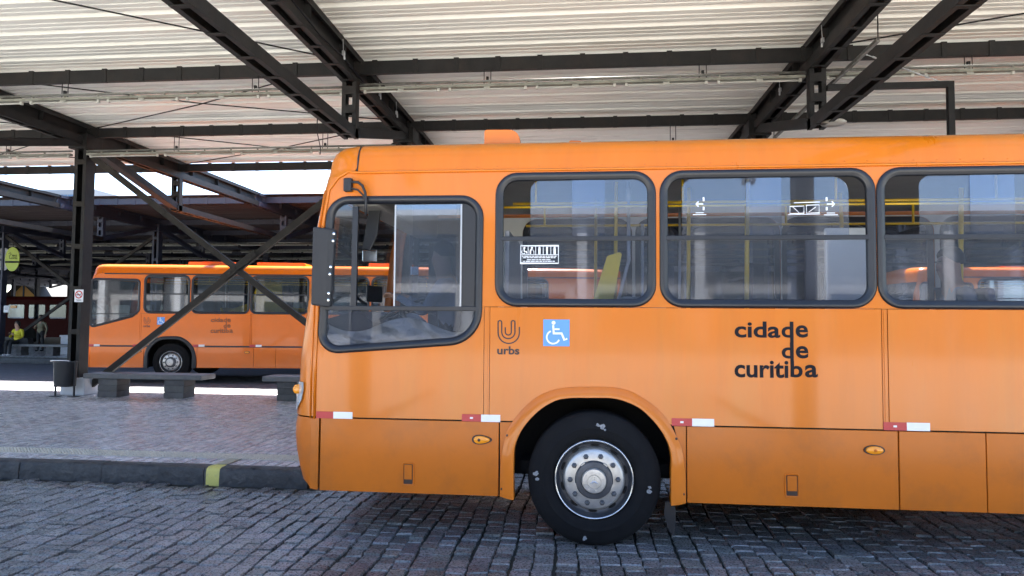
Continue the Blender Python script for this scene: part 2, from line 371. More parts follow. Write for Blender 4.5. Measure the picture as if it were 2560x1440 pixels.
UNITS = [stone_unit(s) for s in range(14)]
UMESH = []
for vs, fs in UNITS:
    UMESH.append(MB().add(vs, fs).mesh('cobble', 'cobble'))
stones = []
rg = random.Random(5)
x = -9.0; ci = 0
while x < 6.6:
    wd = rg.uniform(.128, .160); y = 3.2 + rg.uniform(0, .15); ph = rg.uniform(0, 6)
    while y < YBAY - .02:
        ln = rg.uniform(.095, .175)
        yc = y+ln/2
        wob = .018*math.sin(yc*1.7+ph*.15) + .012*math.sin(yc*4.1+ci*.6)
        if y+ln < (YK-.01 if x < BX0+.1 else YBAY-.02):
            stones.append((x+wd/2+wob, yc, wd-.010+rg.uniform(-.006, .004), ln-.009+rg.uniform(-.005, .003), rg.gauss(0, .0038), rg.gauss(0, .05), rg.gauss(0, .018), rg.gauss(0, .018), rg.randrange(14)))
        y += ln
    x += wd; ci += 1
def seen(p):
    a, b, d = proj(p)
    if not (-20 < a < 2580 and b < 1460 and d > 0): return None
    return d
rank = []
for i, s in enumerate(stones):
    d = seen((s[0], s[1], 0))
    if d and not (s[0] > -2.2 and s[1] > 5.75): rank.append((d, i))
rank.sort(); big = {i for d, i in rank[:300]}
rest = MB()
for i, (sx, sy, w_, l_, dz, rz, tx, ty, k) in enumerate(stones):
    mt = Matrix.Translation((sx, sy, dz)) @ Matrix.Rotation(rz, 4, 'Z') @ Matrix.Rotation(tx, 4, 'X') @ Matrix.Rotation(ty, 4, 'Y') @ Matrix.Diagonal((w_, l_, .022, 1))
    if i in big:
        o = bpy.data.objects.new('cobble', UMESH[k]); col.objects.link(o); o.parent = road; o.matrix_local = mt
    else:
        vs, fs = UNITS[k]; rest.add([mt @ Vector(v) for v in vs], fs)
o = rest.build('cobble_field', 'cobble', road); o['kind'] = 'stuff'

# platform in front of the near canopy
plat = MB()
lp = [(-60, YKT-.02), (BX0-.14, YKT-.02), (BX1-.14, YBAY+.1), (30, YBAY+.1), (30, 14.45), (-60, 14.45)]
n = len(lp)
plat.add([(x, y, -.05) for x, y in lp]+[(x, y, ZP-.012) for x, y in lp], [tuple(range(n, 2*n))]+[(i, (i+1) % n, (i+1) % n+n, i+n) for i in range(n)])
plat = plat.build('platform', 'paver_bed'); tag(plat, 'raised platform paved with small purple-grey bricks', None, kind='structure')
ya, yb = onY(513, 1185, YK-.01).x, onY(546, 1185, YK-.01).x
def kerb(p0, p1, parent, wd=.16, name='kerb', mt='kerb', h=ZP, seg=0.12, seed=3):
    """kerb stone line with a worn rounded front arris; p0 to p1 along its front foot, body to the left of the direction."""
    p0, p1 = Vector((*p0, 0)), Vector((*p1, 0)); d = p1-p0; L = d.length; d.normalize(); nn = Vector((-d.y, d.x, 0))
    rr = random.Random(seed); m = MB(); k = max(2, int(L/seg)); vs = []; fs = []
    prof = [(-.002, -.05), (.0, .05), (.004, h-.045), (.016, h-.014), (.045, h-.001), (wd, h), (wd, -.05)]
    ts = [L*i/k for i in range(k+1)]
    if d.x > .9: ts = sorted([t_ for t_ in ts if min(abs(t_-(e-p0.x)) for e in (ya, yb)) > .015]+[e-p0.x for e in (ya, yb) if .02 < e-p0.x < L-.02]); k = len(ts)-1
    for i in range(k+1):
        for q, (a, b) in enumerate(prof):
            jt = rr.gauss(0, .004) if q in (1, 2, 3) else 0
            vs.append(p0+d*ts[i]+nn*(a+jt)+Vector((0, 0, b+(rr.gauss(0, .0025) if q in (3, 4) else 0))))
    np_ = len(prof)
    for i in range(k):
        for q in range(np_-1): fs.append((i*np_+q, (i+1)*np_+q, (i+1)*np_+q+1, i*np_+q+1))
    m.add(vs, fs)
    m.mi = [1 if (d.x > .9 and ya-.001 < sum(vs[q].x for q in f)/4 < yb+.001 and min(vs[q].z for q in f) > -.06 and abs(p0.y-YK) < .1) else 0 for f in fs]
    m.add(vs[:np_], [tuple(range(np_))[::-1]]); m.add(vs[-np_:], [tuple(range(np_))])
    return m.build(name, [mt, 'yellow_paint'], parent, smooth=True, auto=50)
xk = BX0
while xk > -13:
    L_ = rg.uniform(.85, 1.15); dy_ = rg.gauss(0, .004); kerb((xk-L_+.007, YK+dy_), (xk, YK+dy_), plat, name='kerb_stone', h=ZP+rg.gauss(0, .002), seg=.06, seed=int(-xk*37)); xk -= L_
kerb((-40, YK), (xk, YK), plat)
kerb((BX0, YK), (BX1, YBAY), plat)
kerb((BX1, YBAY), (14, YBAY), plat)
kerb((14, 14.6), (-40, 14.6), plat)
# yellow mark painted over the kerb, and its worn continuation on the bricks
m = MB(); m.box(ya+.01, yb+.01, YKT+.004, YKT+.285, ZP+.003, ZP+.0055); m.build('painted_line', 'yellow_worn', plat)
# tactile tiles
t = MB(); t.box(-.1235, .1235, -.1235, .1235, -.02, .004)
for i in range(6):
    for j in range(6):
        cx_, cy_ = -.1042+i*.0417, -.1042+j*.0417
        a, b = .0145, .009
        t.add([(cx_-a, cy_-a, .004), (cx_+a, cy_-a, .004), (cx_+a, cy_+a, .004), (cx_-a, cy_+a, .004), (cx_-b, cy_-b, .013), (cx_+b, cy_-b, .013), (cx_+b, cy_+b, .013), (cx_-b, cy_+b, .013)],
              [(4, 5, 6, 7), (0, 1, 5, 4), (1, 2, 6, 5), (2, 3, 7, 6), (3, 0, 4, 7)])
tm = t.mesh('tactile_tile', 'tactile')
for i in range(36):
    o = bpy.data.objects.new('tactile_tile', tm); col.objects.link(o); o.parent = plat; o.location = (-3.02-.25*i, YKT+.415, ZP+rg.gauss(0, .0008))
# bricks of the platform
PW, PL = .128, .25
pm = []
for s in range(6):
    rr = random.Random(40+s); j = lambda a: rr.uniform(-a, a)
    a, b = .5, .465
    zt = [j(.04) for _ in range(4)]
    pm.append(([(-a, -a, -1), (a, -a, -1), (a, a, -1), (-a, a, -1), (-a, -a, -.22), (a, -a, -.22), (a, a, -.22), (-a, a, -.22), (-b, -.48, zt[0]), (b, -.48, zt[1]), (b, .48, zt[2]), (-b, .48, zt[3])],
               [(8, 9, 10, 11)]+[(k, (k+1) % 4, (k+1) % 4+4, k+4) for k in range(4)]+[(4+k, 4+(k+1) % 4, 8+(k+1) % 4, 8+k) for k in range(4)]))
pmesh = [MB().add(v, f).mesh('brick', 'paver') for v, f in pm]
bricks = []
ci = 0; x = BX0-.24
while x > -14.5:
    y = YKT+.003 + (0 if ci % 2 else -PL/2)
    while y < 14.40:
        y0, y1 = max(y, YKT+.003), min(y+PL, 14.42)
        for (a, b) in (((y0, min(y1, YKT+.29)), (max(y0, YKT+.54), y1))):   # leave the tactile strip free
            if b-a > .03: bricks.append((x, (a+b)/2, PW-.018, b-a-.015, rg.gauss(0, .0010), rg.gauss(0, .006), rg.gauss(0, .0018), rg.randrange(6)))
        y += PL
    x -= PW; ci += 1
rank = sorted((seen((b[0], b[1], ZP)), i) for i, b in enumerate(bricks) if seen((b[0], b[1], ZP)))
big = {i for d, i in rank[:300]}; rest = MB()
for i, (sx, sy, w_, l_, dz, rz, tx, k) in enumerate(bricks):
    mt = Matrix.Translation((sx, sy, ZP+dz)) @ Matrix.Rotation(rz, 4, 'Z') @ Matrix.Rotation(tx, 4, 'X') @ Matrix.Diagonal((w_, l_, .02, 1))
    if i in big:
        o = bpy.data.objects.new('brick', pmesh[k]); col.objects.link(o); o.parent = plat; o.matrix_local = mt
    else: rest.add([mt @ Vector(v) for v in pm[k][0]], pm[k][1])
o = rest.build('brick_field', 'paver', plat); o['kind'] = 'stuff'
# far platform, beyond the second road
Y2 = 24.0
p2 = MB(); p2.box(-70, 30, Y2, 33.0, -.05, ZP); p2 = p2.build('far_platform', 'paver'); tag(p2, 'shaded platform across the second road', None, kind='structure')
kerb((-60, Y2-.17), (20, Y2-.17), p2, name='kerb', h=ZP+.003, seg=.5)
m = MB(); m.box(-60, 20, Y2+.03, Y2+.11, ZP+.004, ZP+.007); m.build('painted_line', 'yellow_worn', p2)

# ------------------------------------------------------------------ steel canopies
XF = [-23.5, -16.82, -10.14, -3.425, 3.224, 9.9]        # frame lines
def ladder(mb, bat, p0, p1, side, nrm, wd, dp, sp=.6, t=.012, lip=.05, bl=.07):
    """built-up member: two channels (webs at +-wd/2 along side, open towards nrm) joined by batten plates."""
    p0, p1 = Vector(p0), Vector(p1); d = p1-p0; L = d.length; d.normalize(); s = Vector(side).normalized(); n = Vector(nrm); n = (n-d*n.dot(d)).normalized(); s = d.cross(n)
    c = (p0+p1)/2
    for a in (-1, 1):
        mb.axbox(c+s*a*(wd/2-t/2), d, s, n, L, t, dp)
        for b in (-1, 1): mb.axbox(c+s*a*(wd/2-t-lip/2+.001)+n*b*(dp/2-t/2-.0005), d, s, n, L-.002, lip, t)
    k = max(1, int(L/sp))
    for i in range(k+1):
        q = p0+d*(L*(i+.5)/(k+1))
        for b in ((1,) if bat is not None else (1, -1)):
            if isinstance(bat, list): bat.append((q+n*(dp/2+.004), d, s, n, bl, wd*.94, .008))
            else: (bat or mb).axbox(q+n*b*(dp/2+.004), d, s, n, bl, wd*.94, .008)
UBOX = {}
def pieces(lst, name, mt, parent, vis=None):
    """each small plate its own part; those out of sight stay joined."""
    if mt not in UBOX: UBOX[mt] = MB().box(-.5, .5, -.5, .5, -.5, .5).mesh(name, mt)
    rest = MB()
    for (c, ax, ay, az, sx, sy, sz) in lst:
        c, ax, ay, az = Vector(c), Vector(ax), Vector(ay), Vector(az); a, b, d = proj(c)
        if vis and -60 < a < 2620 and -60 < b < 1000 and d > 0:
            o = bpy.data.objects.new(name, UBOX[mt]); col.objects.link(o); o.parent = parent
            o.matrix_local = Matrix(((ax.x*sx, ay.x*sy, az.x*sz, c.x), (ax.y*sx, ay.y*sy, az.y*sz, c.y), (ax.z*sx, ay.z*sy, az.z*sz, c.z), (0, 0, 0, 1)))
        else: rest.axbox(c, ax, ay, az, sx, sy, sz)
    if rest.f: o = rest.build(name+'_row', mt, parent); o['kind'] = 'stuff'
def canopy(name, label, xs, cols_y, y0, y1, roof_mat, purl, chord_ends, st, ends, lw=('steel_dusty', 'steel')):
    cx = (xs[0]+xs[-1])/2
    near = cols_y[0] < 5
    root = thing(name, label, 'canopy', (cx, cols_y[0], 0), world=True)
    x0, x1 = xs[0]-1.5, xs[-1]+2.5
    # columns
    for X in xs:
        for Y in cols_y:
            m = MB(); b = []; zb = ZP if Y > 5 else 0
            ladder(m, b, (X, Y, zb-.03), (X, Y, 5.3), (1, 0, 0), (0, -1, 0), .26, .26, .95, t=.014, lip=.06, bl=.10)
            m.box(X-.115, X+.115, Y+.10, Y+.12, zb, 5.28)
            o = m.build('column', st, root); pieces(b, 'batten', lw[0] if near else st, o, near)
            if True:
                h = MB(); h.axbox((X, Y, 5.28), (1, 0, 0), (0, 1, 0), (0, 0, 1), .40, .46, .30); h.build('head_plate', st, o, bevel=.01)
    # frames: upper chord, lower chord, hanger posts, sloping links
    for X in xs:
        m = MB(); b = []
        ya, yb = ends
        ladder(m, b, (X, ya, 5.30), (X, yb, 5.30), (1, 0, 0), (0, 0, -1), .23, .15, .62, lip=.055, bl=.06)
        m.axbox((X, (ya+yb)/2, 5.50), (1, 0, 0), (0, 1, 0), (0, 0, 1), .014, yb-ya, .26)
        m.axbox((X, (ya+yb)/2, 5.64), (1, 0, 0), (0, 1, 0), (0, 0, 1), .24, yb-ya-.01, .016)
        for a in (-1, 1): m.axbox((X+a*.112, (ya+yb)/2, 5.60), (1, 0, 0), (0, 1, 0), (0, 0, 1), .014, yb-ya-.012, .07)
        q = ya+.4
        while q < yb:
            m.axbox((X, q, 5.50), (1, 0, 0), (0, 1, 0), (0, 0, 1), .20, .012, .20); q += 1.24
        o = m.build('upper_chord', st, root); pieces(b, 'batten', st, o, near)
        for (c0, c1) in chord_ends:
            m = MB(); b = []
            ladder(m, b, (X, c0, 4.47), (X, c1, 4.47), (1, 0, 0), (0, 0, -1), .22, .14, .62, lip=.05, bl=.06)
            m.axbox((X, (c0+c1)/2, 4.53), (1, 0, 0), (0, 1, 0), (0, 0, 1), .18, c1-c0-.02, .01)
            o = m.build('lower_chord', st, root); pieces(b, 'batten', st, o, near)
        for Y in cols_y:
            for sgn in (-1, 1):
                Ye = Y+sgn*3.2
                m = MB(); ladder(m, None, (X, Ye, 4.4), (X, Ye, 5.24), (1, 0, 0), (0, -1, 0), .22, .14, .36, lip=.05, bl=.12)
                m.build('hanger_post', st, root)
                m = MB(); pa, pb = Vector((X, Ye-sgn*.06, 4.50)), Vector((X, Y+sgn*.18, 5.26)); d = (pb-pa).normalized()
                m.axbox((pa+pb)/2, d, (1, 0, 0), d.cross(Vector((1, 0, 0))), (pb-pa).length, .19, .15)
                m.build('sloping_link', st, root, bevel=.006)
    # purlins with clips
    for Y in purl:
        m = MB(); c = []
        m.axbox(((x0+x1)/2, Y+.012, 5.50), (1, 0, 0), (0, 1, 0), (0, 0, 1), x1-x0, .012, .19)
        for zz in (5.411, 5.589): m.axbox(((x0+x1)/2, Y+.045, zz), (1, 0, 0), (0, 1, 0), (0, 0, 1), x1-x0-.01, .07, .012)
        q = x0+.2
        while q < x1:
            c.append(((q, Y+.02, 5.50), (1, 0, 0), (0, 1, 0), (0, 0, 1), .075, .05, .215)); q += .62
        o = m.build('purlin', st, root); pieces(c, 'clip', st, o, near)
    # corrugated sheets, ribs along x, each sheet 0.9 m wide
    per = .45; ns = int(math.ceil((y1-y0)/(2*per)))
    prof = [(0, 0), (.09, 0), (.10, .008), (.125, .008), (.135, 0), (.205, 0), (.215, .008), (.24, .008), (.25, 0), (.325, 0), (.352, .052), (.418, .052), (.45, 0)]
    for i in range(ns):
        m = MB(); pts = []
        ys = y0+i*2*per; zz = 5.665+.004*(i % 2)
        for k in range(2): pts += [(ys+k*per+a, zz+b) for a, b in prof]
        pts.append((ys+2*per+.06, zz+.003)); nx = 5
        vs = [(x0-.3+(x1-x0+.6)*q/nx, a, b) for q in range(nx+1) for a, b in pts]; k = len(pts)
        m.add(vs, [(q*k+j, q*k+j+1, (q+1)*k+j+1, (q+1)*k+j) for q in range(nx) for j in range(k-1)])
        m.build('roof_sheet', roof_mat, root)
    return root
Y1C = 12.9
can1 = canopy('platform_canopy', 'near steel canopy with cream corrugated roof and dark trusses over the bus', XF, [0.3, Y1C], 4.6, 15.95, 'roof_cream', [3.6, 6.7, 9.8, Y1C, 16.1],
              [(3.4, 9.75), (16.0, 22.3)], 'steel', (0.1, 20.2))
XF2 = [-77.1, -70.4, -63.7, -57.0, -50.3, -43.6, -36.9, -30.2, -23.5, -16.82, -10.14, -3.425, 3.224, 9.9, 16.6, 23.3, 30.0, 36.7]
can2 = canopy('platform_canopy', 'far dark canopy across the second road with roof coloured dark for shade', XF2, [25.5, 38.1, 50.7, 63.3], 20.6, 76.0, 'roof_shade_dark', [20.75, 25.5, 28.7, 31.8, 35.0, 38.1, 41.3],
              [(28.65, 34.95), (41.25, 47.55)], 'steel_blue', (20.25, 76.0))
# cross bracing between the near columns, and roof rods
def brace(p0, p1, root, wd=.115, th=.07, name='cross_brace'):
    p0, p1 = Vector(p0), Vector(p1); d = (p1-p0).normalized(); n = Vector((0, -1, 0)); s = d.cross(n).normalized(); m = MB(); c = (p0+p1)/2; L = (p1-p0).length
    m.axbox(c, d, s, n, L, wd, .010); m.axbox(c-n*th/2+s*(wd/2-.006), d, s, n, L-.01, .011, th); m.axbox(c-n*th/2-s*(wd/2-.006), d, s, n, L-.01, .011, th)
    k = int(L/2.1)
    for i in range(1, k+1): m.axbox(p0+d*(L*i/(k+1))+n*.009, d, s, n, .16, wd*.8, .008)
    return m.build(name, 'steel_dusty', root)
a, b = onY(240, 372, Y1C), onY(600, 665, Y1C); dv = (b-a)/(b.x-a.x)
brace((XF[2]+.10, Y1C-.05, 5.05), a+dv*(XF[3]-.1-a.x)+Vector((0, .0, 0)), can1)
a, b = onY(270, 925, Y1C), onY(600, 665, Y1C); dv = (b-a)/(b.x-a.x)
brace(Vector((XF[2]+.10, Y1C+.04, 0))+Vector((0, 0, (a+dv*(XF[2]+.1-a.x)).z)), Vector((XF[3]-.1, Y1C+.04, (a+dv*(XF[3]-.1-a.x)).z)), can1, wd=.125)
g = MB(); q = onY(600, 665, Y1C); dd = Vector((b.x-a.x, 0, b.z-a.z)).normalized()
g.axbox((q.x, Y1C-.075, q.z), dd, (0, 1, 0), dd.cross(Vector((0, 1, 0))), .85, .012, .13)
for k in (-.32, -.2, .2, .32, -.08, .08): g.axbox(Vector((q.x, Y1C-.085, q.z))+dd*k, (1, 0, 0), (0, 1, 0), (0, 0, 1), .03, .02, .03)
g.build('gusset_plate', 'steel_dusty', can1)
brace((XF2[8]+.1, 25.45, 5.0), (XF2[9]-.1, 25.45, .5), can2); brace((XF2[8]+.1, 25.54, .5), (XF2[9]-.1, 25.54, 5.0), can2)
brace((XF2[10]+.1, 25.45, 5.0), (XF2[11]-.1, 25.45, .5), can2); brace((XF2[10]+.1, 25.54, .5), (XF2[11]-.1, 25.54, 5.0), can2)
for i in (1, 2, 4):
    if i == 2: m = MB(); m.tube([(XF[2]+.1, 4.45, 5.6), (-6.8, 7.1, 5.54), (XF[3]-.1, 9.8, 5.6)], .011, 6); m.build('tie_rod', 'steel', can1)
    for ya, yb in ((6.7, 9.8), (9.8, 12.9), (12.9, 16.1)):
        for p, q in (((XF[i]+.1, ya, 5.60), (XF[i+1]-.1, yb, 5.60)), ((XF[i]+.1, yb, 5.575), (XF[i+1]-.1, ya, 5.575))):
            if (i == 4 and ya != 6.7) or (i == 2 and ya == 6.7): continue
            m = MB(); c = (Vector(p)+Vector(q))/2+Vector((0, 0, -.06)); m.tube([p, c, q], .011, 6); m.build('tie_rod', 'steel', can1)
# plinths of the near row of columns
for X, lab in ((XF[2], 'white painted concrete plinth at the foot of the left column'),):
    m = MB(); m.box(X-.22, X+.30, Y1C-.17, Y1C+.45, ZP, ZP+.34); tag(m.build('column_plinth', 'plinth_white', bevel=.012), lab, 'plinth')

# ------------------------------------------------------------------ strip lights hung from the purlins
def strip_light(xa, xb, Y, z, label, zt=5.40, detail=True, group='strip lights hung under the canopies'):
    root = thing('strip_light', label, 'light', ((xa+xb)/2, Y, z), world=True, group=group)
    m = MB(); m.tube([(xa, Y, z+.085), (xb, Y, z+.085)], .020, 8); m.build('conduit', 'conduit', root, smooth=True)
    m = MB(); m.box(xa+.02, xb-.02, Y-.045, Y+.045, z-.005, z+.035)
    k = int((xb-xa)/.55)
    for i in range(k): m.box(xa+.3+i*.55, xa+.325+i*.55, Y-.012, Y+.012, z+.035, z+.07)
    m.build('trunking', 'trunking', root)
    k = max(1, int((xb-xa)/1.28)); stp = (xb-xa)/k
    for i in range(k):
        m = MB(); m.tube([(xa+i*stp+.10, Y, z-.03), (xa+(i+1)*stp-.10, Y, z-.03)], .014, 8); tb = m.build('tube', 'tube_white', root, smooth=True)
        for e in (xa+i*stp+.07, xa+(i+1)*stp-.10): m = MB(); m.box(e, e+.035, Y-.02, Y+.02, z-.050, z-.004); m.build('lamp_holder', 'tube_white', tb)
        if detail:
            m = MB(); e = xa+(i+.5)*stp; m.axbox((e, Y-.05, z-.03), (1, 0, 0), Vector((0, .6, .8)), Vector((0, -.8, .6)), .09, .07, .004); m.build('bracket', 'tube_white', root)
    for e in ((xa+.3*(xb-xa)), (xa+.78*(xb-xa))):
        m = MB()
        for dx in (-.05, .05): m.tube([(e+dx, Y, z+.03), (e+dx, Y, zt+.02)], .007, 6)
        m.box(e-.018, e+.018, Y-.02, Y+.02, z+.10, z+.15); m.build('hanger_rod', 'steel', root)
    return root
names = ['far left', 'left', 'middle', 'right']
strip_light(XF[1]+.1, XF[2]-.1, 9.8, 5.10, 'strip light at the left edge under the front purlin')
strip_light(XF[2]+.1, XF[3]-.1, 9.8, 5.12, 'long strip light at upper left, below the purlin nearest the camera')
strip_light(XF[3]+.1, XF[4]-.1, 9.8, 5.15, 'long strip light above the middle of the orange bus roof')
strip_light(XF[4]+.1, XF[5]-.1, 9.8, 5.17, 'strip light at upper right beside the hanging square tube')
strip_light(XF[1]+.1, XF[2]-.16, Y1C-.16, 5.0, 'strip light left of the braced column, under the second purlin')
strip_light(XF[2]+.16, XF[3]-.16, Y1C-.16, 5.0, 'strip light between the braced column and the bus, under the second purlin')
strip_light(XF[3]+.16, XF[4]-.16, Y1C-.16, 4.97, 'strip light just behind the orange bus roof')
for j, (Y, z) in enumerate(((28.7, 4.95), (31.8, 4.95), (35.0, 4.9), (38.1, 4.85))):
    for i in range(1, 6):
        strip_light(XF2[i+5]+.2, XF2[i+6]-.2, Y-.05, z, f'pale strip light under the far canopy, {["first", "second", "third", "fourth"][j]} row back, {["", "leftmost", "second", "third", "fourth", "fifth"][i]} from the left', detail=False, group='strip lights under the far canopy')

# ------------------------------------------------------------------ buses
YB = 5.331                                  # side plane of the near bus
def B(px, py):                              # photo point on that plane -> (x, z) on the bus side
    p = onY(px, py, YB); return (p.x, p.z)
def rect(x0, y0, x1, y1, rad):
    a, b, c, d = B(x0, y0), B(x1, y0), B(x1, y1), B(x0, y1)
    xl, xr, zt, zb = (a[0]+d[0])/2, (b[0]+c[0])/2, (a[1]+b[1])/2, (c[1]+d[1])/2
    return fillet([(xl, zt), (xr, zt), (xr, zb), (xl, zb)], rad), (xl, xr, zb, zt)
W1, W1b = rect(1239, 432, 1639, 768, .17)
W2, W2b = rect(1650, 424, 2189, 769, .17)
zb, zt = W2b[2], W2b[3]
def wrect(x0, x1): return fillet([(x0, zt), (x1, zt), (x1, zb), (x0, zb)], .17), (x0, x1, zb, zt)
W1, W1b = wrect(W1b[0], W1b[1]); W2, W2b = wrect(W2b[0], W2b[1])
W3, W3b = wrect(B(2193, 600)[0], B(2193, 600)[0]+1.60)
W4, W4b = wrect(W3b[1]+.05, W3b[1]+1.65); W5, W5b = wrect(W4b[1]+.05, W4b[1]+1.65)
sc_ = 1/312.
W0 = fillet([B(820, 492), B(1209, 489), B(1203, 858), B(793, 886)], [58*sc_, 55*sc_, 85*sc_, 50*sc_], 9)
W0far = fillet([B(800, 470), B(1209, 470), B(1209, 745), B(1150, 800), B(793, 895)], [45*sc_, 40*sc_, 40*sc_, 50*sc_, 35*sc_], 6)
SEAM = sorted([(B(x, y)[1], B(x, y)[0]) for x, y in [(871, 430), (846, 445), (823, 476), (808, 564), (798, 700), (789, 900), (786, 1046)]])
SIL = sorted([(B(x, y)[1], B(x, y)[0]) for x, y in [(825, 430), (820, 445), (812, 476), (793, 564), (779, 700), (767, 790), (753, 885), (749, 955), (743, 1015), (742, 1050)]])
ZBELT, ZDRIP, ZSK = .945, B(1600, 418)[1], .362
XREAR = 9.55; BW = 2.5
OUT = [(1250, 1240), (1252, 1159), (1264, 1090), (1280, 1056), (1314, 1015), (1355, 985), (1405, 970), (1455, 967), (1511, 967), (1546, 970), (1583, 981), (1630, 1010), (1664, 1043), (1689, 1087), (1705, 1127), (1713, 1190), (1714, 1257)]
INN = [(1285, 1248), (1285, 1140), (1292, 1102), (1311, 1065), (1346, 1027), (1386, 1002), (1424, 994), (1475, 993.5), (1527, 994), (1567, 1004), (1605, 1024), (1642, 1062), (1667, 1102), (1677, 1140), (1677, 1180), (1677, 1220), (1677, 1262)]
OUT = [B(*p) for p in OUT]; INN = [B(*p) for p in INN]
def spline(P, n=4):
    out = []
    for i in range(len(P)-1):
        p0, p1, p2, p3 = [Vector(P[max(0, min(len(P)-1, i+k))]) for k in (-1, 0, 1, 2)]
        for q in range(n):
            t = q/n; out.append(tuple(.5*((2*p1)+(p2-p0)*t+(2*p0-5*p1+4*p2-p3)*t*t+(3*p1-p0-3*p2+p3)*t**3)))
    return out+[tuple(P[-1])]
OUTS, INNS = spline(OUT), spline(INN)
WXC = B(1485, 1203)[0]; WR = .512
def tri_star(mb, c, r, y, mi=0):
    vs = [(c[0], y-.006, c[1])]; fs = []
    for k in range(3):
        a = math.pi/2+k*2*math.pi/3; b = a+math.pi/3
        vs += [(c[0]+r*math.cos(a), y, c[1]+r*math.sin(a)), (c[0]+r*.17*math.cos(b), y, c[1]+r*.17*math.sin(b))]
    for k in range(6): fs.append((0, 1+k, 1+(k+1) % 6))
    mb.add(vs, fs, mi)
def make_wheel(root, xc, y, detail=True):
    """wheel with its face towards -y; y: sidewall plane."""
    m = MB(); R0 = WR
    m.lathe([(.302, .03), (.315, .004), (.36, -.004), (.388, -.004), (.392, -.006), (.396, -.003), (.43, .0), (.468, .014), (.499, .026), (.512, .046), (.512, .24), (.488, .275), (.40, .30), (.30, .28)], (xc, y, R0), 64)
    w_ = m.build('wheel', 'tyre', root, smooth=True)
    m = MB(); m.lathe([(.306, .022), (.302, .004), (.296, -.004), (.289, .002), (.285, .03), (.272, .055), (.262, .062), (.235, .066)], (xc, y, R0), 64)
    rim = m.build('rim', 'rim_steel', w_, smooth=True, auto=35)
    m = MB(); m.lathe([(.302, .0005), (.2985, -.0055), (.294, -.0055), (.2895, .0005)], (xc, y, R0), 64); m.build('rim_lip', 'chrome', w_, smooth=True)
    m = MB()
    for k in range(10):
        a = 2*math.pi*(k+.45)/10; ca, sa = math.cos(a), math.sin(a); vs = []
        for q in range(12):
            b = 2*math.pi*q/12; rr = .2515+.0135*math.cos(b); tt = .034*math.sin(b)
            vs.append((xc+rr*ca-tt*sa, y+.0595, R0+rr*sa+tt*ca))
        m = MB(); m.add(vs, [tuple(range(12))]); m.build('vent_hole', 'void', w_)
    m = MB(); m.lathe([(.242, .066), (.236, .03), (.226, .012), (.21, .004), (.14, .0), (.135, .004)], (xc, y, R0), 64); m.build('wheel_disc', 'rim_silver', w_, smooth=True, auto=40)
    m = MB(); m.lathe([(.146, .004), (.144, -.024), (.136, -.034), (.10, -.040), (.094, -.034)], (xc, y, R0), 48); m.build('hub_ring', 'rim_steel', w_, smooth=True, auto=40)
    m = MB(); m.lathe([(.096, -.034), (.095, -.055), (.088, -.063), (.056, -.066), (.055, -.058), (.047, -.058), (.046, -.066), (0.0, -.068)], (xc, y, R0), 40)
    if detail:
        for k in range(8):
            a = 2*math.pi*(k+.3)/8; m.lathe([(.0085, -.064), (.0085, -.069), (0, -.070)], (xc+.072*math.cos(a), y, R0+.072*math.sin(a)), 8)
    hb = m.build('hub_cap', 'rim_silver', w_, smooth=True, auto=40)
    m = MB(); tri_star(m, (xc, R0), .040, y-.068); m.build('star_emblem', 'chrome', w_)
    m = MB()
    for k in range(5):
        a = 2*math.pi*(k-.25)/5; c = Vector((xc+.141*math.cos(a), y-.012, R0+.141*math.sin(a))); rv = Vector((math.cos(a), 0, math.sin(a))); tv = Vector((-math.sin(a), 0, math.cos(a)))
        m = MB(); m.axbox(c, rv, tv, (0, 1, 0), .018, .034, .03); m.build('hub_tab', 'rim_silver', w_)
    for k in range(10):
        a = 2*math.pi*(k+.05)/10; m = MB(); c = (xc+.183*math.cos(a), y, R0+.183*math.sin(a))
        m.lathe([(.021, .003), (.021, -.006), (.016, -.008), (.0155, -.030), (.008, -.034), (0, -.034)], c, 6); m.build('wheel_nut', 'rim_steel', w_)
    return w_
def arc(cx, cz, r, a0, a1, n=18): return [(cx+r*math.cos(R(a0+(a1-a0)*i/n)), cz+r*math.sin(R(a0+(a1-a0)*i/n))) for i in range(n+1)]
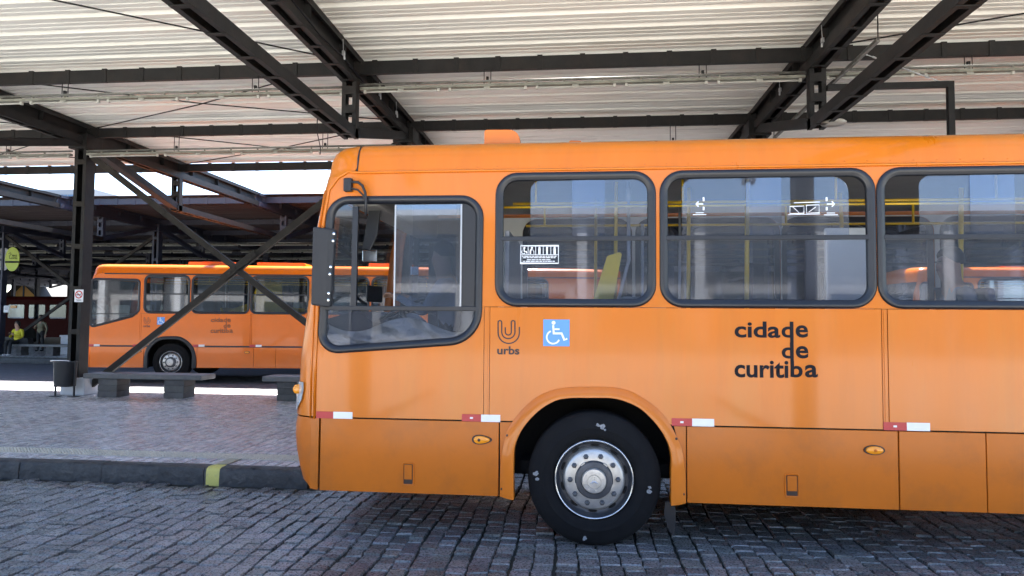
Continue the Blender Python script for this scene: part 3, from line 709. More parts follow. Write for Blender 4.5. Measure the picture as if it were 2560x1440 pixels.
def window(root, path, b, y0=0.0, dark=False, bar=True, panes=None, gmat='bus_glass', near=True, divs=()):
    """rubber-framed side window; b = (x0, x1, z0, z1)."""
    m = MB(); sweep(m, path, [(-.004, .004), (-.002, -.010), (.012, -.017), (.030, -.017), (.040, -.009), (.052, -.006), (.060, .0), (.060, .03), (-.004, .03)])
    if y0: m.v = [(x, y0-y, z) for x, y, z in m.v]
    wn = m.build('window', 'rubber', root, smooth=True, auto=60)
    ins = offs(path, .056); sg = -1 if y0 else 1
    if not bar:
        g_ = MB(); g_.plate([ins], y0+sg*.010, y0+sg*.014); g_.build('pane', gmat, wn); return wn
    zm = b[2]+(b[3]-b[2])*.505
    g_ = MB(); g_.box(b[0]+.045, b[1]-.045, y0-.010 if not y0 else y0-.012, y0+.014, zm-.018, zm+.018); g_.build('middle_bar', 'rubber', wn, bevel=.004)
    g_ = MB(); g_.plate([clip(ins, lambda p: zm-.01-p[1])], y0+sg*.010, y0+sg*.014); g_.build('pane', gmat, wn)
    upz = clip(ins, lambda p: p[1]-zm-.012)
    if panes is None: panes = [(b[0]+.03, b[1]-.03, 0)]
    for i, (xa, xb, rd) in enumerate(panes):
        yy = y0+sg*(.004+.009*i)
        q = fillet([(xa, b[3]-.062), (xb, b[3]-.062), (xb, zm+.012), (xa, zm+.012)], [rd if rd > 0 else .004, -rd if rd < 0 else .004, .004, .004]) if rd else upz
        g_ = MB(); g_.plate([q], yy, yy+.004); g_.build('sliding_pane', gmat, wn)
    for xd in divs:
        g_ = MB(); g_.box(xd-.012, xd+.012, y0-.012, y0+.016, zm, b[3]-.05); g_.build('divider', 'rubber', wn)
    return wn
ROOFP = [(0, ZDRIP), (.008, ZDRIP+.04), (.020, ZDRIP+.11), (.045, ZDRIP+.175), (.09, ZDRIP+.222), (.17, ZDRIP+.252), (.34, ZDRIP+.272), (.7, ZDRIP+.29), (1.25, ZDRIP+.295)]
def make_bus(name, label, loc, rz, near=True):
    root = thing(name, label, 'bus', loc, rz, group=None)
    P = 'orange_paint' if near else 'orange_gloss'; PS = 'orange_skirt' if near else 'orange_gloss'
    W0p = W0 if near else W0far
    xrear = XREAR if near else 12.4
    wins = [(W1, W1b), (W2, W2b), (W3, W3b), (W4, W4b), (W5, W5b)]
    if not near:
        q, qb = wrect(W5b[1]+.05, W5b[1]+1.65); wins.append((q, qb)); q, qb = wrect(qb[1]+.05, qb[1]+1.65); wins.append((q, qb))
    zw = zb-.004
    x1208, x1224, x2200, x2215 = B(1209, 900)[0], B(1224, 900)[0], B(2205, 900)[0], B(2220, 900)[0]
    # window band with the driver's side panel (one pressing, window openings cut out)
    seam = [(xx, zz) for zz, xx in SEAM if zz > ZBELT]
    lo = [(lerp_tab(SEAM, ZBELT), ZBELT)]
    outl = lo+seam+[(SEAM[-1][1]+.06, ZDRIP), (xrear, ZDRIP), (xrear, zw), (x1208, zw), (x1208, ZBELT)]
    m = MB(); m.plate([outl, W0p]+[p for p, b in wins], 0, .035); m.build('window_band', P, root)
    # panels under the windows
    def below(xa, xb, arch=None):
        pts = [(xa, zw-.004), (xb, zw-.004), (xb, ZBELT)]
        if arch:
            mid = [p for p in arch if p[1] > ZBELT]; pts += [(mid[-1][0]+.012, ZBELT)]+[(x_, z_-.01) for x_, z_ in reversed(mid)]+[(mid[0][0]-.012, ZBELT)]
        return pts+[(xa, ZBELT)]
    for i, (xa, xb, ar) in enumerate([(x1224+.002, x2200-.003, OUT), (x2215+.003, 4.9, None), (4.953, xrear, None)]):
        m = MB(); m.plate([below(xa, xb, ar)], -.003, .03); m.build('side_panel', P, root)
    for xa, xb in ((x1208+.004, x1224-.002), (x2200+.003, x2215-.003), (4.904, 4.95)):
        m = MB(); m.box(xa, xb, -.001, .03, ZBELT, zw-.004); m.box(xa+.012, xb-.012, -.006, -.001, ZBELT+.01, zw-.012); m.build('panel_trim', P, root)
    # skirt flaps
    xs = [B(799, 1130)[0], B(1248, 1130)[0], B(1256, 1130)[0], B(1715, 1130)[0], B(2247, 1130)[0], B(2466, 1130)[0]]
    arch_l = [p for p in OUT if p[1] <= ZBELT and p[0] < WXC]; arch_r = [p for p in OUT if p[1] <= ZBELT and p[0] > WXC]
    zt_ = ZBELT-.012
    flaps = [(xs[0]+.004, xs[1]-.005), (xs[3]+.008, xs[4]-.004), (xs[4]+.005, xs[5]-.003), (xs[5]+.004, 4.3), (4.308, xrear-.9), (xrear-.89, xrear)]
    for xa, xb in flaps:
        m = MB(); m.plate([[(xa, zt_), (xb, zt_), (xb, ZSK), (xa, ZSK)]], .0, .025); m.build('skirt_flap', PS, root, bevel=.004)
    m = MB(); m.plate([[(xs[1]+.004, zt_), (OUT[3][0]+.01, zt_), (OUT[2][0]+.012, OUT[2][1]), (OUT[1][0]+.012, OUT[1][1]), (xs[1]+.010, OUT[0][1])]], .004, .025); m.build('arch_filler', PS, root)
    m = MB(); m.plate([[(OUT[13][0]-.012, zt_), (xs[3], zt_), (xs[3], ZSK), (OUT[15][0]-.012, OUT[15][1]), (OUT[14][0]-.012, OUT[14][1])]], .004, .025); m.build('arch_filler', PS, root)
    m = MB(); m.box(-2.05, OUT[3][0]+.03, .026, .045, ZBELT-.05, ZBELT+.03); m.box(OUT[13][0]-.04, xrear, .026, .045, ZBELT-.05, ZBELT+.03); m.box(x1208-.03, x1224+.03, .036, .05, ZBELT, zw); m.box(x2200-.03, x2215+.03, .036, .05, ZBELT, zw); m.box(4.87, 4.98, .036, .05, ZBELT, zw)
    for e in (xs[1], xs[3], xs[4], xs[5], 4.304): m.box(e-.03, e+.03, .028, .045, ZSK+.02, ZBELT)
    m.build('seam_backing', 'void', root)
    if not near:
        m = MB(); xq = [p for p in OUT if p[1] > ZBELT]
        m.box(-2.10, xq[0][0]-.03, -.006, .0, ZBELT-.022, ZBELT+.022); m.box(xq[-1][0]+.03, xrear, -.006, .0, ZBELT-.022, ZBELT+.022); m.build('belt_stripe', 'black_plastic', root)
        m = MB(); m.box(-1.75, xrear, -.010, .0, ZDRIP-.026, ZDRIP+.006); m.build('gutter', 'black_plastic', root)
    # wheel arch flare
    m = MB(); n_ = len(OUTS); vs = []
    for (a, b) in zip(OUTS, INNS):
        a, b = Vector(a), Vector(b); mid = a*.55+b*.45
        vs += [(a.x, .0, a.y), (a.x, -.012, a.y), (mid.x, -.034, mid.y), (b.x, -.030, b.y), (b.x, .06, b.y)]
    m.add(vs, [(i*5+k, i*5+k+1, (i+1)*5+k+1, (i+1)*5+k) for i in range(n_-1) for k in range(4)]+[(4, 3, 2, 1, 0), tuple((n_-1)*5+k for k in range(5))])
    fl = m.build('wheel_arch', P if near else 'black_plastic', root, smooth=True, auto=50)
    m = MB()
    for px, py in ((1269, 1088), (1255, 1221), (1690, 1096), (1708, 1234)):
        c = B(px, py); m.lathe([(.011, -.012), (.010, -.020), (0, -.022)], (c[0], 0, c[1]), 8)
    m.build('rivet', 'ink_brown', fl)
    # wheel housing, chassis, floor
    m = MB(); m.box(-.66, -.62, .05, .75, .36, 1.22); m.box(.80, .84, .05, .75, .36, 1.22); m.box(-.66, .84, .05, .75, 1.205, 1.235); m.box(-.62, .80, .72, .75, .38, 1.2)
    m.build('wheel_housing', 'void', root)
    m = MB(); m.box(-2.0, -.68, .06, BW-.06, .46, .86); m.box(.86, 5.3, .06, BW-.06, .46, .86); m.box(6.9, xrear-.05, .06, BW-.06, .46, .86); m.box(-.62, .80, .80, 1.70, .5, .86); m.box(5.4, 6.8, .8, 1.7, .5, .86)
    m.box(-.5, .7, .40, BW-.4, .47, .56)
    m.build('chassis', 'void', root)
    m = MB(); m.box(-1.95, -.67, .05, BW-.05, .88, .95); m.box(-.67, .85, .78, BW-.05, .88, .95); m.box(.85, xrear-.04, .05, BW-.05, .88, .95); m.build('floor', 'bus_floor', root)
    # wheels
    make_wheel(root, WXC, .008, near)
    w2 = make_wheel(root, WXC+6.0, .035, False)
    for x_ in (WXC, WXC+6.0):
        m = MB(); m.lathe([(.30, -.03), (.43, 0), (.49, -.05), (.505, -.08), (.505, -.24), (.48, -.28), (.30, -.28)], (x_, BW-.035, WR), 32); m.lathe([(.30, -.03), (.15, -.05), (0, -.05)], (x_, BW-.035, WR), 32); m.build('wheel', 'tyre', root, smooth=True)
    if near:
        m = MB(); p = [B(1667, 1262), B(1690, 1262), B(1694, 1290), B(1692, 1330), B(1688, 1352), B(1676, 1335), B(1664, 1295)]
        m.plate([p], .10, .118); m.build('mud_flap', 'black_plastic', root)
        m = MB()
        for px, py, r_ in ((1506, 1067, .034), (1341, 1184, .032), (1343, 1197, .024), (1624, 1230, .028), (1624, 1219, .018), (1462, 1346, .028), (1513, 1075, .016), (1495, 1063, .022)):
            c = B(px, py); vs = []
            for k in range(11):
                a = 2*math.pi*k/11; q = r_*random.uniform(.5, 1.0); vs.append((c[0]+q*math.cos(a)*.9, .0015, c[1]+q*math.sin(a)*.75))
            m = MB(); m.add(vs, [tuple(range(11))]); m.build('chalk_mark', 'chalk', root)
    # roof: cove and crown, extruded; front cap and nose lofted
    full = ROOFP+[(BW-a, z_) for a, z_ in reversed(ROOFP[:-1])]
    XC = B(894, 400)[0]
    m = MB(); k = len(full); xl = [XC+.004, 1.0, 4.0, 7.0, xrear-.12, xrear]
    vs = []
    for i, x_ in enumerate(xl):
        for a, z_ in full: vs.append((x_, a, z_-(.05 if i == 5 and z_ > ZDRIP+.1 else 0)))
    m.add(vs, [(i*k+j, (i+1)*k+j, (i+1)*k+j+1, i*k+j+1) for i in range(len(xl)-1) for j in range(k-1)])
    m.build('roof', P, root, smooth=True, auto=45)
    def rc(z_): return SEAM[-1][1] if z_ > SEAM[-1][0] else lerp_tab(SEAM, z_)
    # front-cap levels: z, inset y, corner start x, apparent nose x
    levels = []
    zl = [ZBELT+.002+(2.88-ZBELT)*i/22 for i in range(23)]
    for z_ in zl: levels.append((z_, 0.0, lerp_tab(SEAM, z_), lerp_tab(SIL, z_)))
    top = [(B(825, 430)[1], .0, SEAM[-1][1]+.05, B(825, 430)[0])]
    for (ins, z_), (sx, sy) in zip(ROOFP[1:6], [(827, 420), (830, 408), (836, 396), (847, 383), (864, 372)]):
        top.append((z_, ins, XC, B(sx, sy)[0]+.01*ins))
    top += [(ROOFP[6][1], ROOFP[6][0], XC, XC-.07), (ROOFP[7][1], ROOFP[7][0], XC, XC-.03)]
    def plan(z_, ins, xs_, xn):
        """points from the seam round the corner to the bus centre line and mirrored."""
        e = max(.012, xs_-xn); b_ = .26 if z_ < 2.5 else .26-.1*min(1, (z_-2.5)/.5); s_ = .42
        a_ = math.sqrt((e+s_*b_)**2-(s_*b_)**2); pts = []
        for q in range(9):
            t = math.pi/2*q/8; pts.append((xs_-a_*math.sin(t), ins+b_*(1-math.cos(t))))
        h_ = BW/2-ins-b_
        for q in (.2, .45, .75, 1.0): pts.append((xs_-a_-.07*(1-(1-q)**2), ins+b_+h_*q))
        return [(x_, y_, z_) for x_, y_ in pts]+[(x_, BW-y_, z_) for x_, y_ in reversed(pts[:-1])]
    def loft(lv, keep, name, mt, off=0.0, parent=root):
        rows = [plan(*l) for l in lv]; k = len(rows[0]); m = MB(); vs = [p for r_ in rows for p in r_]; fs = []
        for i in range(len(rows)-1):
            for j in range(k-1):
                if keep(i, j, k): fs.append((i*k+j, i*k+j+1, (i+1)*k+j+1, (i+1)*k+j))
        m.add(vs, fs); return m.build(name, mt, parent, smooth=True, auto=40)
    WS0, WS1 = 6, 21                        # windscreen rows
    isw = lambda i, j, k: WS0 <= i < WS1 and 6 <= j < k-7
    loft(levels, lambda i, j, k: not isw(i, j, k), 'front_cap', P)
    loft(levels, isw, 'windscreen', 'bus_glass_clear')
    loft([levels[-1]]+top, lambda i, j, k: True, 'roof_cap', P)
    # bumper
    bl = [(z_, 0.004, B(796, 1100)[0], B(px, py)[0]) for z_, px, py in ((ZBELT-.012, 743, 1056), (.86, 739, 1075), (.78, 738, 1100), (.66, 741, 1140), (.52, 749, 1185), (.42, 758, 1212), (.365, 775, 1226))]
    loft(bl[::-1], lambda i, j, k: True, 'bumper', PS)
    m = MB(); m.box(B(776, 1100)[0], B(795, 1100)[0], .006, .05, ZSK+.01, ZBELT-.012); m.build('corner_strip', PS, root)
    # seam beads: drip rail and front pillar bead
    rail = [(xx, -.006, zz) for zz, xx in SEAM]+[(SEAM[-1][1]+.10, -.008, ZDRIP-.012)]+[(XC+.4*i, -.008, ZDRIP-.010) for i in range(1, int((xrear-XC)/.4))]
    rail[-2:] = rail[-2:]
    if near:
        m = MB(); m.tube(rail, .011, 6); dr = m.build('drip_rail', P, root, smooth=True)
        m = MB(); m.tube([(xx-.035, .002, zz) for zz, xx in SEAM if zz < 2.85], .008, 6); m.build('pillar_bead', P, root, smooth=True)
        m = MB()
        x_ = -1.0
        while x_ < 3.4:
            m.lathe([(.0055, -.004), (.005, -.007), (0, -.0075)], (x_, .008, ZDRIP+.024), 6); x_ += .165
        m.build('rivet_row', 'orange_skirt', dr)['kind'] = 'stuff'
        m = MB(); m.tube([(XC, ins-.003, z_+.002) for ins, z_ in ROOFP[:6]], [.004, .006, .008, .006, .007, .004], 6); m.build('roof_seam', 'rubber', root)
    # roof vents
    for px, L_, h_ in ((1197, .285, .115), (1420, .10, .012)) if near else ((640, 1.3, .10), (760, .9, .11), (1250, 1.3, .10), (2250, 1.2, .11)):
        x_ = B(px, 350)[0] if near else px/320-1.7; m = MB(); cr = ZDRIP+.20; L_ = L_*1.0
        yy = .30 if near else .45
        cr += .05 if near else .03
        pr = fillet([(x_, cr-.05), (x_, cr+h_+.04), (x_+L_*1.02, cr+h_+.035), (x_+L_*1.1, cr-.05)], [0, .02, min(.09, h_*.8), 0], 5)
        m.plate([pr], yy, yy+.75); m.build('roof_vent', P, root, bevel=.012)
    # windows
    wa = lambda *p: [B(x_, 500)[0] for x_ in p]
    if near:
        a, b, c, d = wa(1326, 1512, 1430, 1618); window(root, W1, W1b, panes=[(c, d, -.10), (a, b, .08)])
        a, b, c, d = wa(1706, 1955, 1865, 2122); window(root, W2, W2b, panes=[(c, d, -.12), (a, b, .08)])
        a, b, c, d = wa(2300, 2540, 2426, 2680); window(root, W3, W3b, panes=[(c, d, -.12), (a, b, .08)])
        for p, b in wins[3:]: window(root, p, b)
    else:
        for p, b in wins: window(root, p, b, panes=[(b[0]+.16, b[1]-.1, .06)], gmat='bus_glass_far')
    for p, b in wins: window(root, p, b, y0=BW, gmat='bus_glass_clear')
    m = MB(); sweep(m, W0p, [(-.004, .004), (-.002, -.012), (.012, -.020), (.034, -.020), (.046, -.010), (.060, .0), (.060, .03), (-.004, .03)]); dw = m.build('driver_window', 'rubber', root, smooth=True, auto=60)
    ins = offs(W0p, .055)
    if near:
        hb = B(1000, 771)[1]; xa, xb = B(893, 600)[0], B(1152, 600)[0]
        m = MB(); m.box(B(812, 771)[0], B(1193, 771)[0], -.014, .018, hb-.018, hb+.018); m.build('window_bar', 'rubber', dw, bevel=.004)
        m = MB(); m.add([(xa-.02, -.014, 1.0), ], []) ; m = MB()
        pA, pB = B(884, 772), B(890, 510); m.axbox(((pA[0]+pB[0])/2, .002, (pA[1]+pB[1])/2), (Vector((pB[0], 0, pB[1]))-Vector((pA[0], 0, pA[1]))).normalized(), (0, 1, 0), (1, 0, .03), .80, .03, .045); m.build('divider', 'rubber', dw)
        m = MB(); m.box(B(1154, 600)[0], B(1197, 600)[0], .005, .02, hb, B(1100, 510)[1]); m.build('blank_panel', 'black_plastic', dw)
        g_ = MB(); g_.plate([clip(clip(ins, lambda p: xa-.03-p[0]), lambda p: p[1]-hb)], .008, .012); g_.build('pane', 'bus_glass_clear', dw)
        x0_, x1_ = B(988, 600)[0], B(1153, 600)[0]; zt0 = B(1000, 512)[1]
        g_ = MB(); g_.box(x0_, x1_, -.003, .001, hb+.015, zt0); g_.build('sliding_pane', 'bus_glass_cab', dw)
        g_ = MB(); g_.box(B(1030, 600)[0], B(1140, 600)[0], .014, .018, hb+.015, zt0); g_.build('sliding_pane', 'bus_glass_clear', dw)
        g_ = MB(); g_.box(x0_-.006, x0_+.006, -.005, .003, hb+.015, zt0); g_.box(x1_-.006, x1_+.006, -.005, .003, hb+.015, zt0); g_.build('pane_edge', 'grey_metal', dw)
        g_ = MB(); g_.plate([clip(ins, lambda p: hb-.01-p[1])], .008, .012); g_.build('pane', 'bus_glass', dw)
        # crumpled silver cover and box behind the lower pane
        g_ = MB(); vs = []; fs = []
        rr = random.Random(4)
        xa_, xb_ = B(815, 800)[0], B(1185, 800)[0]; za_, zb_ = B(1000, 885)[1], B(1000, 812)[1]
        for i in range(26):
            for j in range(8):
                vs.append((xa_+(xb_-xa_)*i/25, .045+.02*math.sin(i*.9+j*1.3)+rr.uniform(-.012, .012), za_+(zb_-za_)*j/7*(1-.25*math.sin(i*.35))))
        g_.add(vs, [(i*8+j, i*8+j+1, (i+1)*8+j+1, (i+1)*8+j) for i in range(25) for j in range(7)]); g_.build('silver_cover', 'silver_cover', dw, smooth=True)
    else:
        g_ = MB(); g_.plate([ins], .008, .012); g_.build('pane', 'bus_glass_far', dw)
        g_ = MB(); c0, c1 = B(805, 770), B(1190, 770); g_.box(c0[0], c1[0], -.006, .016, c0[1]-.012, c0[1]+.012); g_.build('window_bar', 'rubber', dw)
    # far side, rear, inner lining
    far = [(lerp_tab(SEAM, ZSK), ZSK), (lerp_tab(SEAM, ZBELT), ZBELT)]+seam+[(SEAM[-1][1]+.06, ZDRIP), (xrear, ZDRIP), (xrear, ZSK)]
    m = MB(); m.plate([far, W0far]+[p for p, b in wins], BW-.035, BW); m.build('far_side', P, root)
    m = MB(); m.plate([[(-1.3, 1.0), (-1.3, ZDRIP-.02), (xrear-.05, ZDRIP-.02), (xrear-.05, 1.0)]]+[offs(p, .0) for p, b in wins], BW-.055, BW-.045); m.build('wall_lining', 'cream_panel', root)
    m = MB(); m.box(xrear-.05, xrear, .02, BW-.02, ZSK, ZDRIP+.2); m.build('rear_wall', P, root)
    m = MB(); m.box(-1.85, xrear-.06, .06, BW-.06, ZDRIP+.02, ZDRIP+.04); m.build('ceiling', 'ceiling_panel', root)
    for yy in (.55, BW-.55):
        m = MB(); m.tube([(-.6, yy, 2.74), (xrear-.3, yy, 2.74)], .013, 8)
        for i in range(8): m.tube([(-.4+i*1.25, yy, 2.74), (-.4+i*1.25, yy, ZDRIP+.02)], .012, 6)
        m.build('hand_rail', 'yellow_rail', root, smooth=True)
    m = MB(); m.tube([(-.65, .25, 2.66), (xrear-.3, .25, 2.66)], .010, 8); m.build('hand_rail', 'yellow_rail', root, smooth=True)
    # seats
    sx = [1.15, 1.95, 2.75, 3.55, 4.35, 5.2, 6.05] if near else [.9, 1.8, 2.7, 3.6, 4.5, 5.4, 6.3, 7.2, 8.1]
    for yy in ((.30,) if near else (.30, BW-.75)):
        for s_ in (sx[1:] if near else sx):
            m = MB(); m.box(s_, s_+.42, yy, yy+.82 if yy < 1 else yy+.45, 1.34, 1.42); m.axbox((s_+.44, yy+.40, 1.70), (1, 0, .12), (0, 1, 0), (-.12, 0, 1), .07, .80, .62); m.box(s_+.12, s_+.30, yy+.3, yy+.5, .95, 1.34)
            m.build('seat', 'seat_blue' if near else 'yellow_plastic', root, bevel=.03)  # far bus seats are yellow to stand in for yellow reflections in its panes
    if not near:
        m = MB(); m.plate([[(W2b[0]+.9, 1.0), (W2b[0]+.9, 1.95), (W2b[1]-.1, 2.15), (W3b[0]+.1, 2.7), (W3b[0]+.75, 2.7), (W3b[0]+.8, 2.05), (W3b[1]-.2, 2.0), (W3b[1]-.2, 1.0)]], .30, .34); m.build('reflection_board', 'yellow_plastic', root)  # added yellow board imitates yellow reflections in the far bus windows
    if near:
        # poles and fittings seen through the windows, at their depth behind the glass
        def pole(px0, py0, px1, py1, dy, r_, mt, nm='pole'):
            a, b = onY(px0, py0, YB+dy), onY(px1, py1, YB+dy); m = MB(); m.tube([(a.x, dy, a.z), (b.x, dy, b.z)], r_, 10); m.build(nm, mt, root, smooth=True)
        pole(1541, 455, 1536, 960, .65, .017, 'yellow_rail'); pole(1722, 470, 1720, 960, .95, .018, 'yellow_rail'); pole(1868, 440, 1866, 960, .62, .02, 'yellow_rail')
        pole(2403, 470, 2400, 900, .7, .02, 'yellow_rail'); pole(2100, 480, 2125, 960, 1.3, .018, 'yellow_rail'); pole(1490, 460, 1488, 960, 1.5, .016, 'yellow_rail')
        pole(1700, 500, 1698, 960, 1.3, .014, 'grey_metal'); pole(1606, 560, 1606, 960, .8, .014, 'grey_metal')
        a = [onY(px, py, YB+.55) for px, py in ((1571, 455), (1572, 650), (1545, 755), (1530, 960))]; m = MB(); m.tube([(p.x, .55, p.z) for p in a], .016, 10); m.tube([(a[0].x, .55, a[0].z-.06), (a[0].x, .55, a[0].z-.16)], .024, 10); m.build('pole', 'grey_metal', root, smooth=True)
        m = MB(); q = [onY(px, py, YB+.50) for px, py in ((1518, 640), (1556, 628), (1530, 765), (1478, 765))]; m.plate([fillet([(p.x, p.z) for p in q], [.02, .02, 0, 0], 4)], .50, .58); m.build('padded_rail', 'yellow_plastic', root, bevel=.015)
        # turnstile cabinet, partition, conductor's desk
        m = MB(); m.box(.35, .75, .9, 1.5, .95, 1.95); m.build('fare_cabinet', 'grey_metal', root, bevel=.02)
        m = MB(); a, b = onY(1985, 500, YB+.35), onY(2062, 500, YB+.35); m.box(a.x+.08, b.x-.05, .35, .40, .95, 2.42); m.build('partition', 'grey_panel', root, bevel=.03)
        m = MB(); m.box(b.x+.02, b.x+.46, .42, .46, 1.0, 2.5); m.build('partition', 'cream_panel', root, bevel=.03)
        m = MB(); m.box(-.62, -.58, .10, 1.15, .95, 2.45); m.build('partition', 'ceiling_panel', root, bevel=.01)
        # cab: dashboard, wheel, screen, seat, sun visor
        m = MB(); m.plate([fillet([(-2.15, 1.0), (-2.15, 1.72), (-1.86, 1.80), (-1.72, 1.70), (-1.80, 1.0)], [0, .03, .05, .05, 0], 4)], .20, 2.2); m.build('dashboard', 'black_plastic', root, bevel=.02)
        m = MB(); c = Vector((-1.60, .62, 1.80)); ax_ = Vector((-.45, 0, .89)).normalized(); s_ = Vector((0, 1, 0)); t_ = ax_.cross(s_)
        m.tube([c+(s_*math.cos(2*math.pi*k/28)+t_*math.sin(2*math.pi*k/28))*.225 for k in range(29)], .015, 8)
        for k in (0, 2.1, 4.2): m.tube([c, c+(s_*math.cos(k)+t_*math.sin(k))*.225], .012, 6)
        m.tube([c, c-ax_*.35], .03, 8); m.build('steering_wheel', 'black_plastic', root, smooth=True)
        m = MB(); q = onY(936, 735, YB+.75); m.axbox((q.x, .75, q.z), (.25, 1, 0), (-.96, .25, .15), (0, 0, 1), .26, .02, .15); m.build('dash_screen', 'rubber', root, bevel=.01)
        m = MB(); m.box(-1.28, -.80, .38, .86, 1.32, 1.44); m.axbox((-.80, .62, 1.78), (1, 0, .15), (0, 1, 0), (-.15, 0, 1), .10, .48, .74); m.box(-1.15, -.9, .5, .75, .95, 1.32); m.build('driver_seat', 'seat_blue', root, bevel=.04)
        m = MB(); q = onY(1037, 676, YB+.06); m.box(q.x-.035, q.x+.03, .058, .062, q.z-.035, q.z+.03); m.build('paper_note', 'paper', root)
        # pillar, door leaf and interior mirror seen through the open pane
        m = MB(); m.plate([[(-1.98, 1.0), (-1.93, 2.9), (-1.31, 2.9), (-1.31, 1.0)], fillet([(-1.9, 1.35), (-1.88, 2.72), (-1.42, 2.72), (-1.42, 1.35)], .08)], BW-.09, BW-.07); m.build('cab_lining', 'black_plastic', root)
        m = MB(); m.box(-1.92, -1.66, .10, BW-.1, 2.66, 2.96); m.build('header_panel', 'ceiling_panel', root, bevel=.03)
        m = MB(); m.box(-1.75, -1.20, BW-.16, BW-.10, .95, 2.6); m.build('door_leaf', 'black_plastic', root)
        m = MB(); q = onY(925, 640, YB+.5); m.axbox((q.x, .5, q.z), (1, 0, 0), (0, 1, 0), (0, 0, 1), .13, .03, .10); m.tube([(q.x, .5, q.z+.05), (q.x+.02, .5, q.z+.4)], .01, 6); m.build('inner_mirror', 'chrome', root, bevel=.02)
        m = MB(); p = [onY(px, py, YB+.35) for px, py in ((922, 520), (952, 512), (944, 585), (925, 628), (905, 622))]; m.plate([[(q.x, q.z) for q in p]], .35, .375); m.build('sun_visor', 'black_plastic', root, bevel=.008)
        # outside mirror: guard box and its bracket, upper mirror arm
        m = MB(); a0, a1, a2 = B(781, 566), B(822, 571), B(838, 574); c0, c1, c2 = B(776, 762), B(812, 768), B(826, 768)
        # housing: rear plate along the side, folded forwards and outwards
        vs = []
        for (tp, bt), yy in (((a0, c0), -.10), ((a1, c1), -.055), ((a2, c2), -.030)):
            f_ = (YB+yy)/YB
            vs += [(tp[0]*f_, yy, CAMH+(tp[1]-CAMH)*f_), (bt[0]*f_, yy, CAMH+(bt[1]-CAMH)*f_)]
        vs += [(x_+.005, y_+.045, z_) for x_, y_, z_ in vs]
        m.add(vs, [(0, 2, 3, 1), (2, 4, 5, 3), (6, 7, 9, 8), (8, 9, 11, 10), (0, 1, 7, 6), (4, 10, 11, 5), (0, 6, 8, 2), (2, 8, 10, 4), (1, 3, 9, 7), (3, 5, 11, 9)])
        mo = m.build('mirror_guard', 'black_plastic', root, bevel=.012)
        m = MB()
        for px, py in ((835, 584), (833, 602), (827, 667), (825, 685), (822, 733), (821, 750)):
            c = B(px, py); f_ = (YB-.04)/YB; m.lathe([(.011, -.034), (.010, -.046), (0, -.048)], (c[0]*f_, 0, CAMH+(c[1]-CAMH)*f_), 10)
        m.build('screw', 'chrome', mo)
        m = MB(); c = B(873, 464); m.box(c[0]-.035, c[0]+.035, -.05, .004, c[1]-.055, c[1]+.055); br = m.build('mirror_bracket', 'black_plastic', root, bevel=.012)
        pts = [B(x_, y_) for x_, y_ in ((884, 458), (900, 459), (911, 467), (918, 485), (920, 505), (919, 540))]; m = MB(); m.tube([(x_, -.05, z_) for x_, z_ in pts], .011, 8)
        pts = [B(x_, y_) for x_, y_ in ((884, 474), (900, 478), (912, 490), (919, 510))]; m.tube([(x_, -.05, z_) for x_, z_ in pts], .008, 8); m.build('mirror_arm', 'black_plastic', br, smooth=True)
        # headlamp cluster on the corner
        rows = []
        for py, e0, e1 in ((956, .30, .62), (975, .28, .72), (1000, .33, .8), (1022, .5, .85), (1032, .62, .8)):
            z_ = B(760, py)[1]; pl = plan(z_, 0.0, lerp_tab(SEAM, z_), lerp_tab(SIL, z_)); k = 6
            seg = []
            for i in range(k+1):
                t = (e0+(e1-e0)*i/k)*8; j = int(t); f_ = t-j; a, b = Vector(pl[j]), Vector(pl[j+1]); p = a+(b-a)*f_; seg.append(p+Vector((-.010, -.010, 0)))
            rows.append(seg)
        m = MB(); m.add([p for r_ in rows for p in r_], [(i*7+j, i*7+j+1, (i+1)*7+j+1, (i+1)*7+j) for i in range(len(rows)-1) for j in range(6)]); hl = m.build('headlamp', 'lamp_lens', root, smooth=True)
        m = MB(); p = rows[1][3]; m.lathe([(.030, 0), (.028, -.020), (.018, -.030), (0, -.033)], (0, 0, 0), 14); m.v = [tuple(p+Vector((x_*.8+y_*.8, y_*.7+x_*.3, z_*1.3))) for x_, y_, z_ in m.v]; m.build('indicator', 'amber', hl, smooth=True)
    # markings -----------------------------------------------------------
    yk = -.0055 if near else -.006
    X0 = lambda x_, y_: B(x_, y_)
    def tx(s, x0, y0, x1, y1, bold, mt):
        a, b = B(x0, y1), B(x1, y0); return text(s, 'lettering', a[0], b[0], a[1], b[1], yk, mt, root, bold)
    ink = 'ink_black' if near else 'ink_black_worn'
    bo = .024
    tx('cida', 1836, 804, 1950, 844, bo, ink); tx('d', 1953.5, 804, 1982.5, 844, bo, ink); tx('e', 1988.5, 813, 2019.5, 844, bo, ink)
    tx('d', 1954, 856, 1983, 896, bo, ink); tx('e', 1989, 865, 2020.5, 896, bo, ink)
    tx('curiti', 1836, 902, 1970.5, 943.5, bo, ink); tx('b', 1976, 902, 2006, 943.5, bo, ink); tx('a', 2012, 912, 2044, 943.5, bo, ink)
    m = MB(); a, b = B(1975.8, 942), B(1983, 804); m.add([(a[0], yk-.0004, a[1]), (b[0], yk-.0004, a[1]), (b[0], yk-.0004, b[1]), (a[0], yk-.0004, b[1])], [(0, 1, 2, 3)]); m.build('lettering', ink, root)
    tx('urbs', 1243, 866, 1299, 886, .030, 'ink_brown')
    m = MB(); s_ = 1/317.; c = B(1270, 830)
    def U(pts, w_=3.2): m.ribbon([B(*p) for p in pts], w_*s_, yk)
    def uarc(cx, cy, r_, n=14): return [(cx-r_*math.cos(math.pi*i/n), cy+r_*math.sin(math.pi*i/n)) for i in range(n+1)]
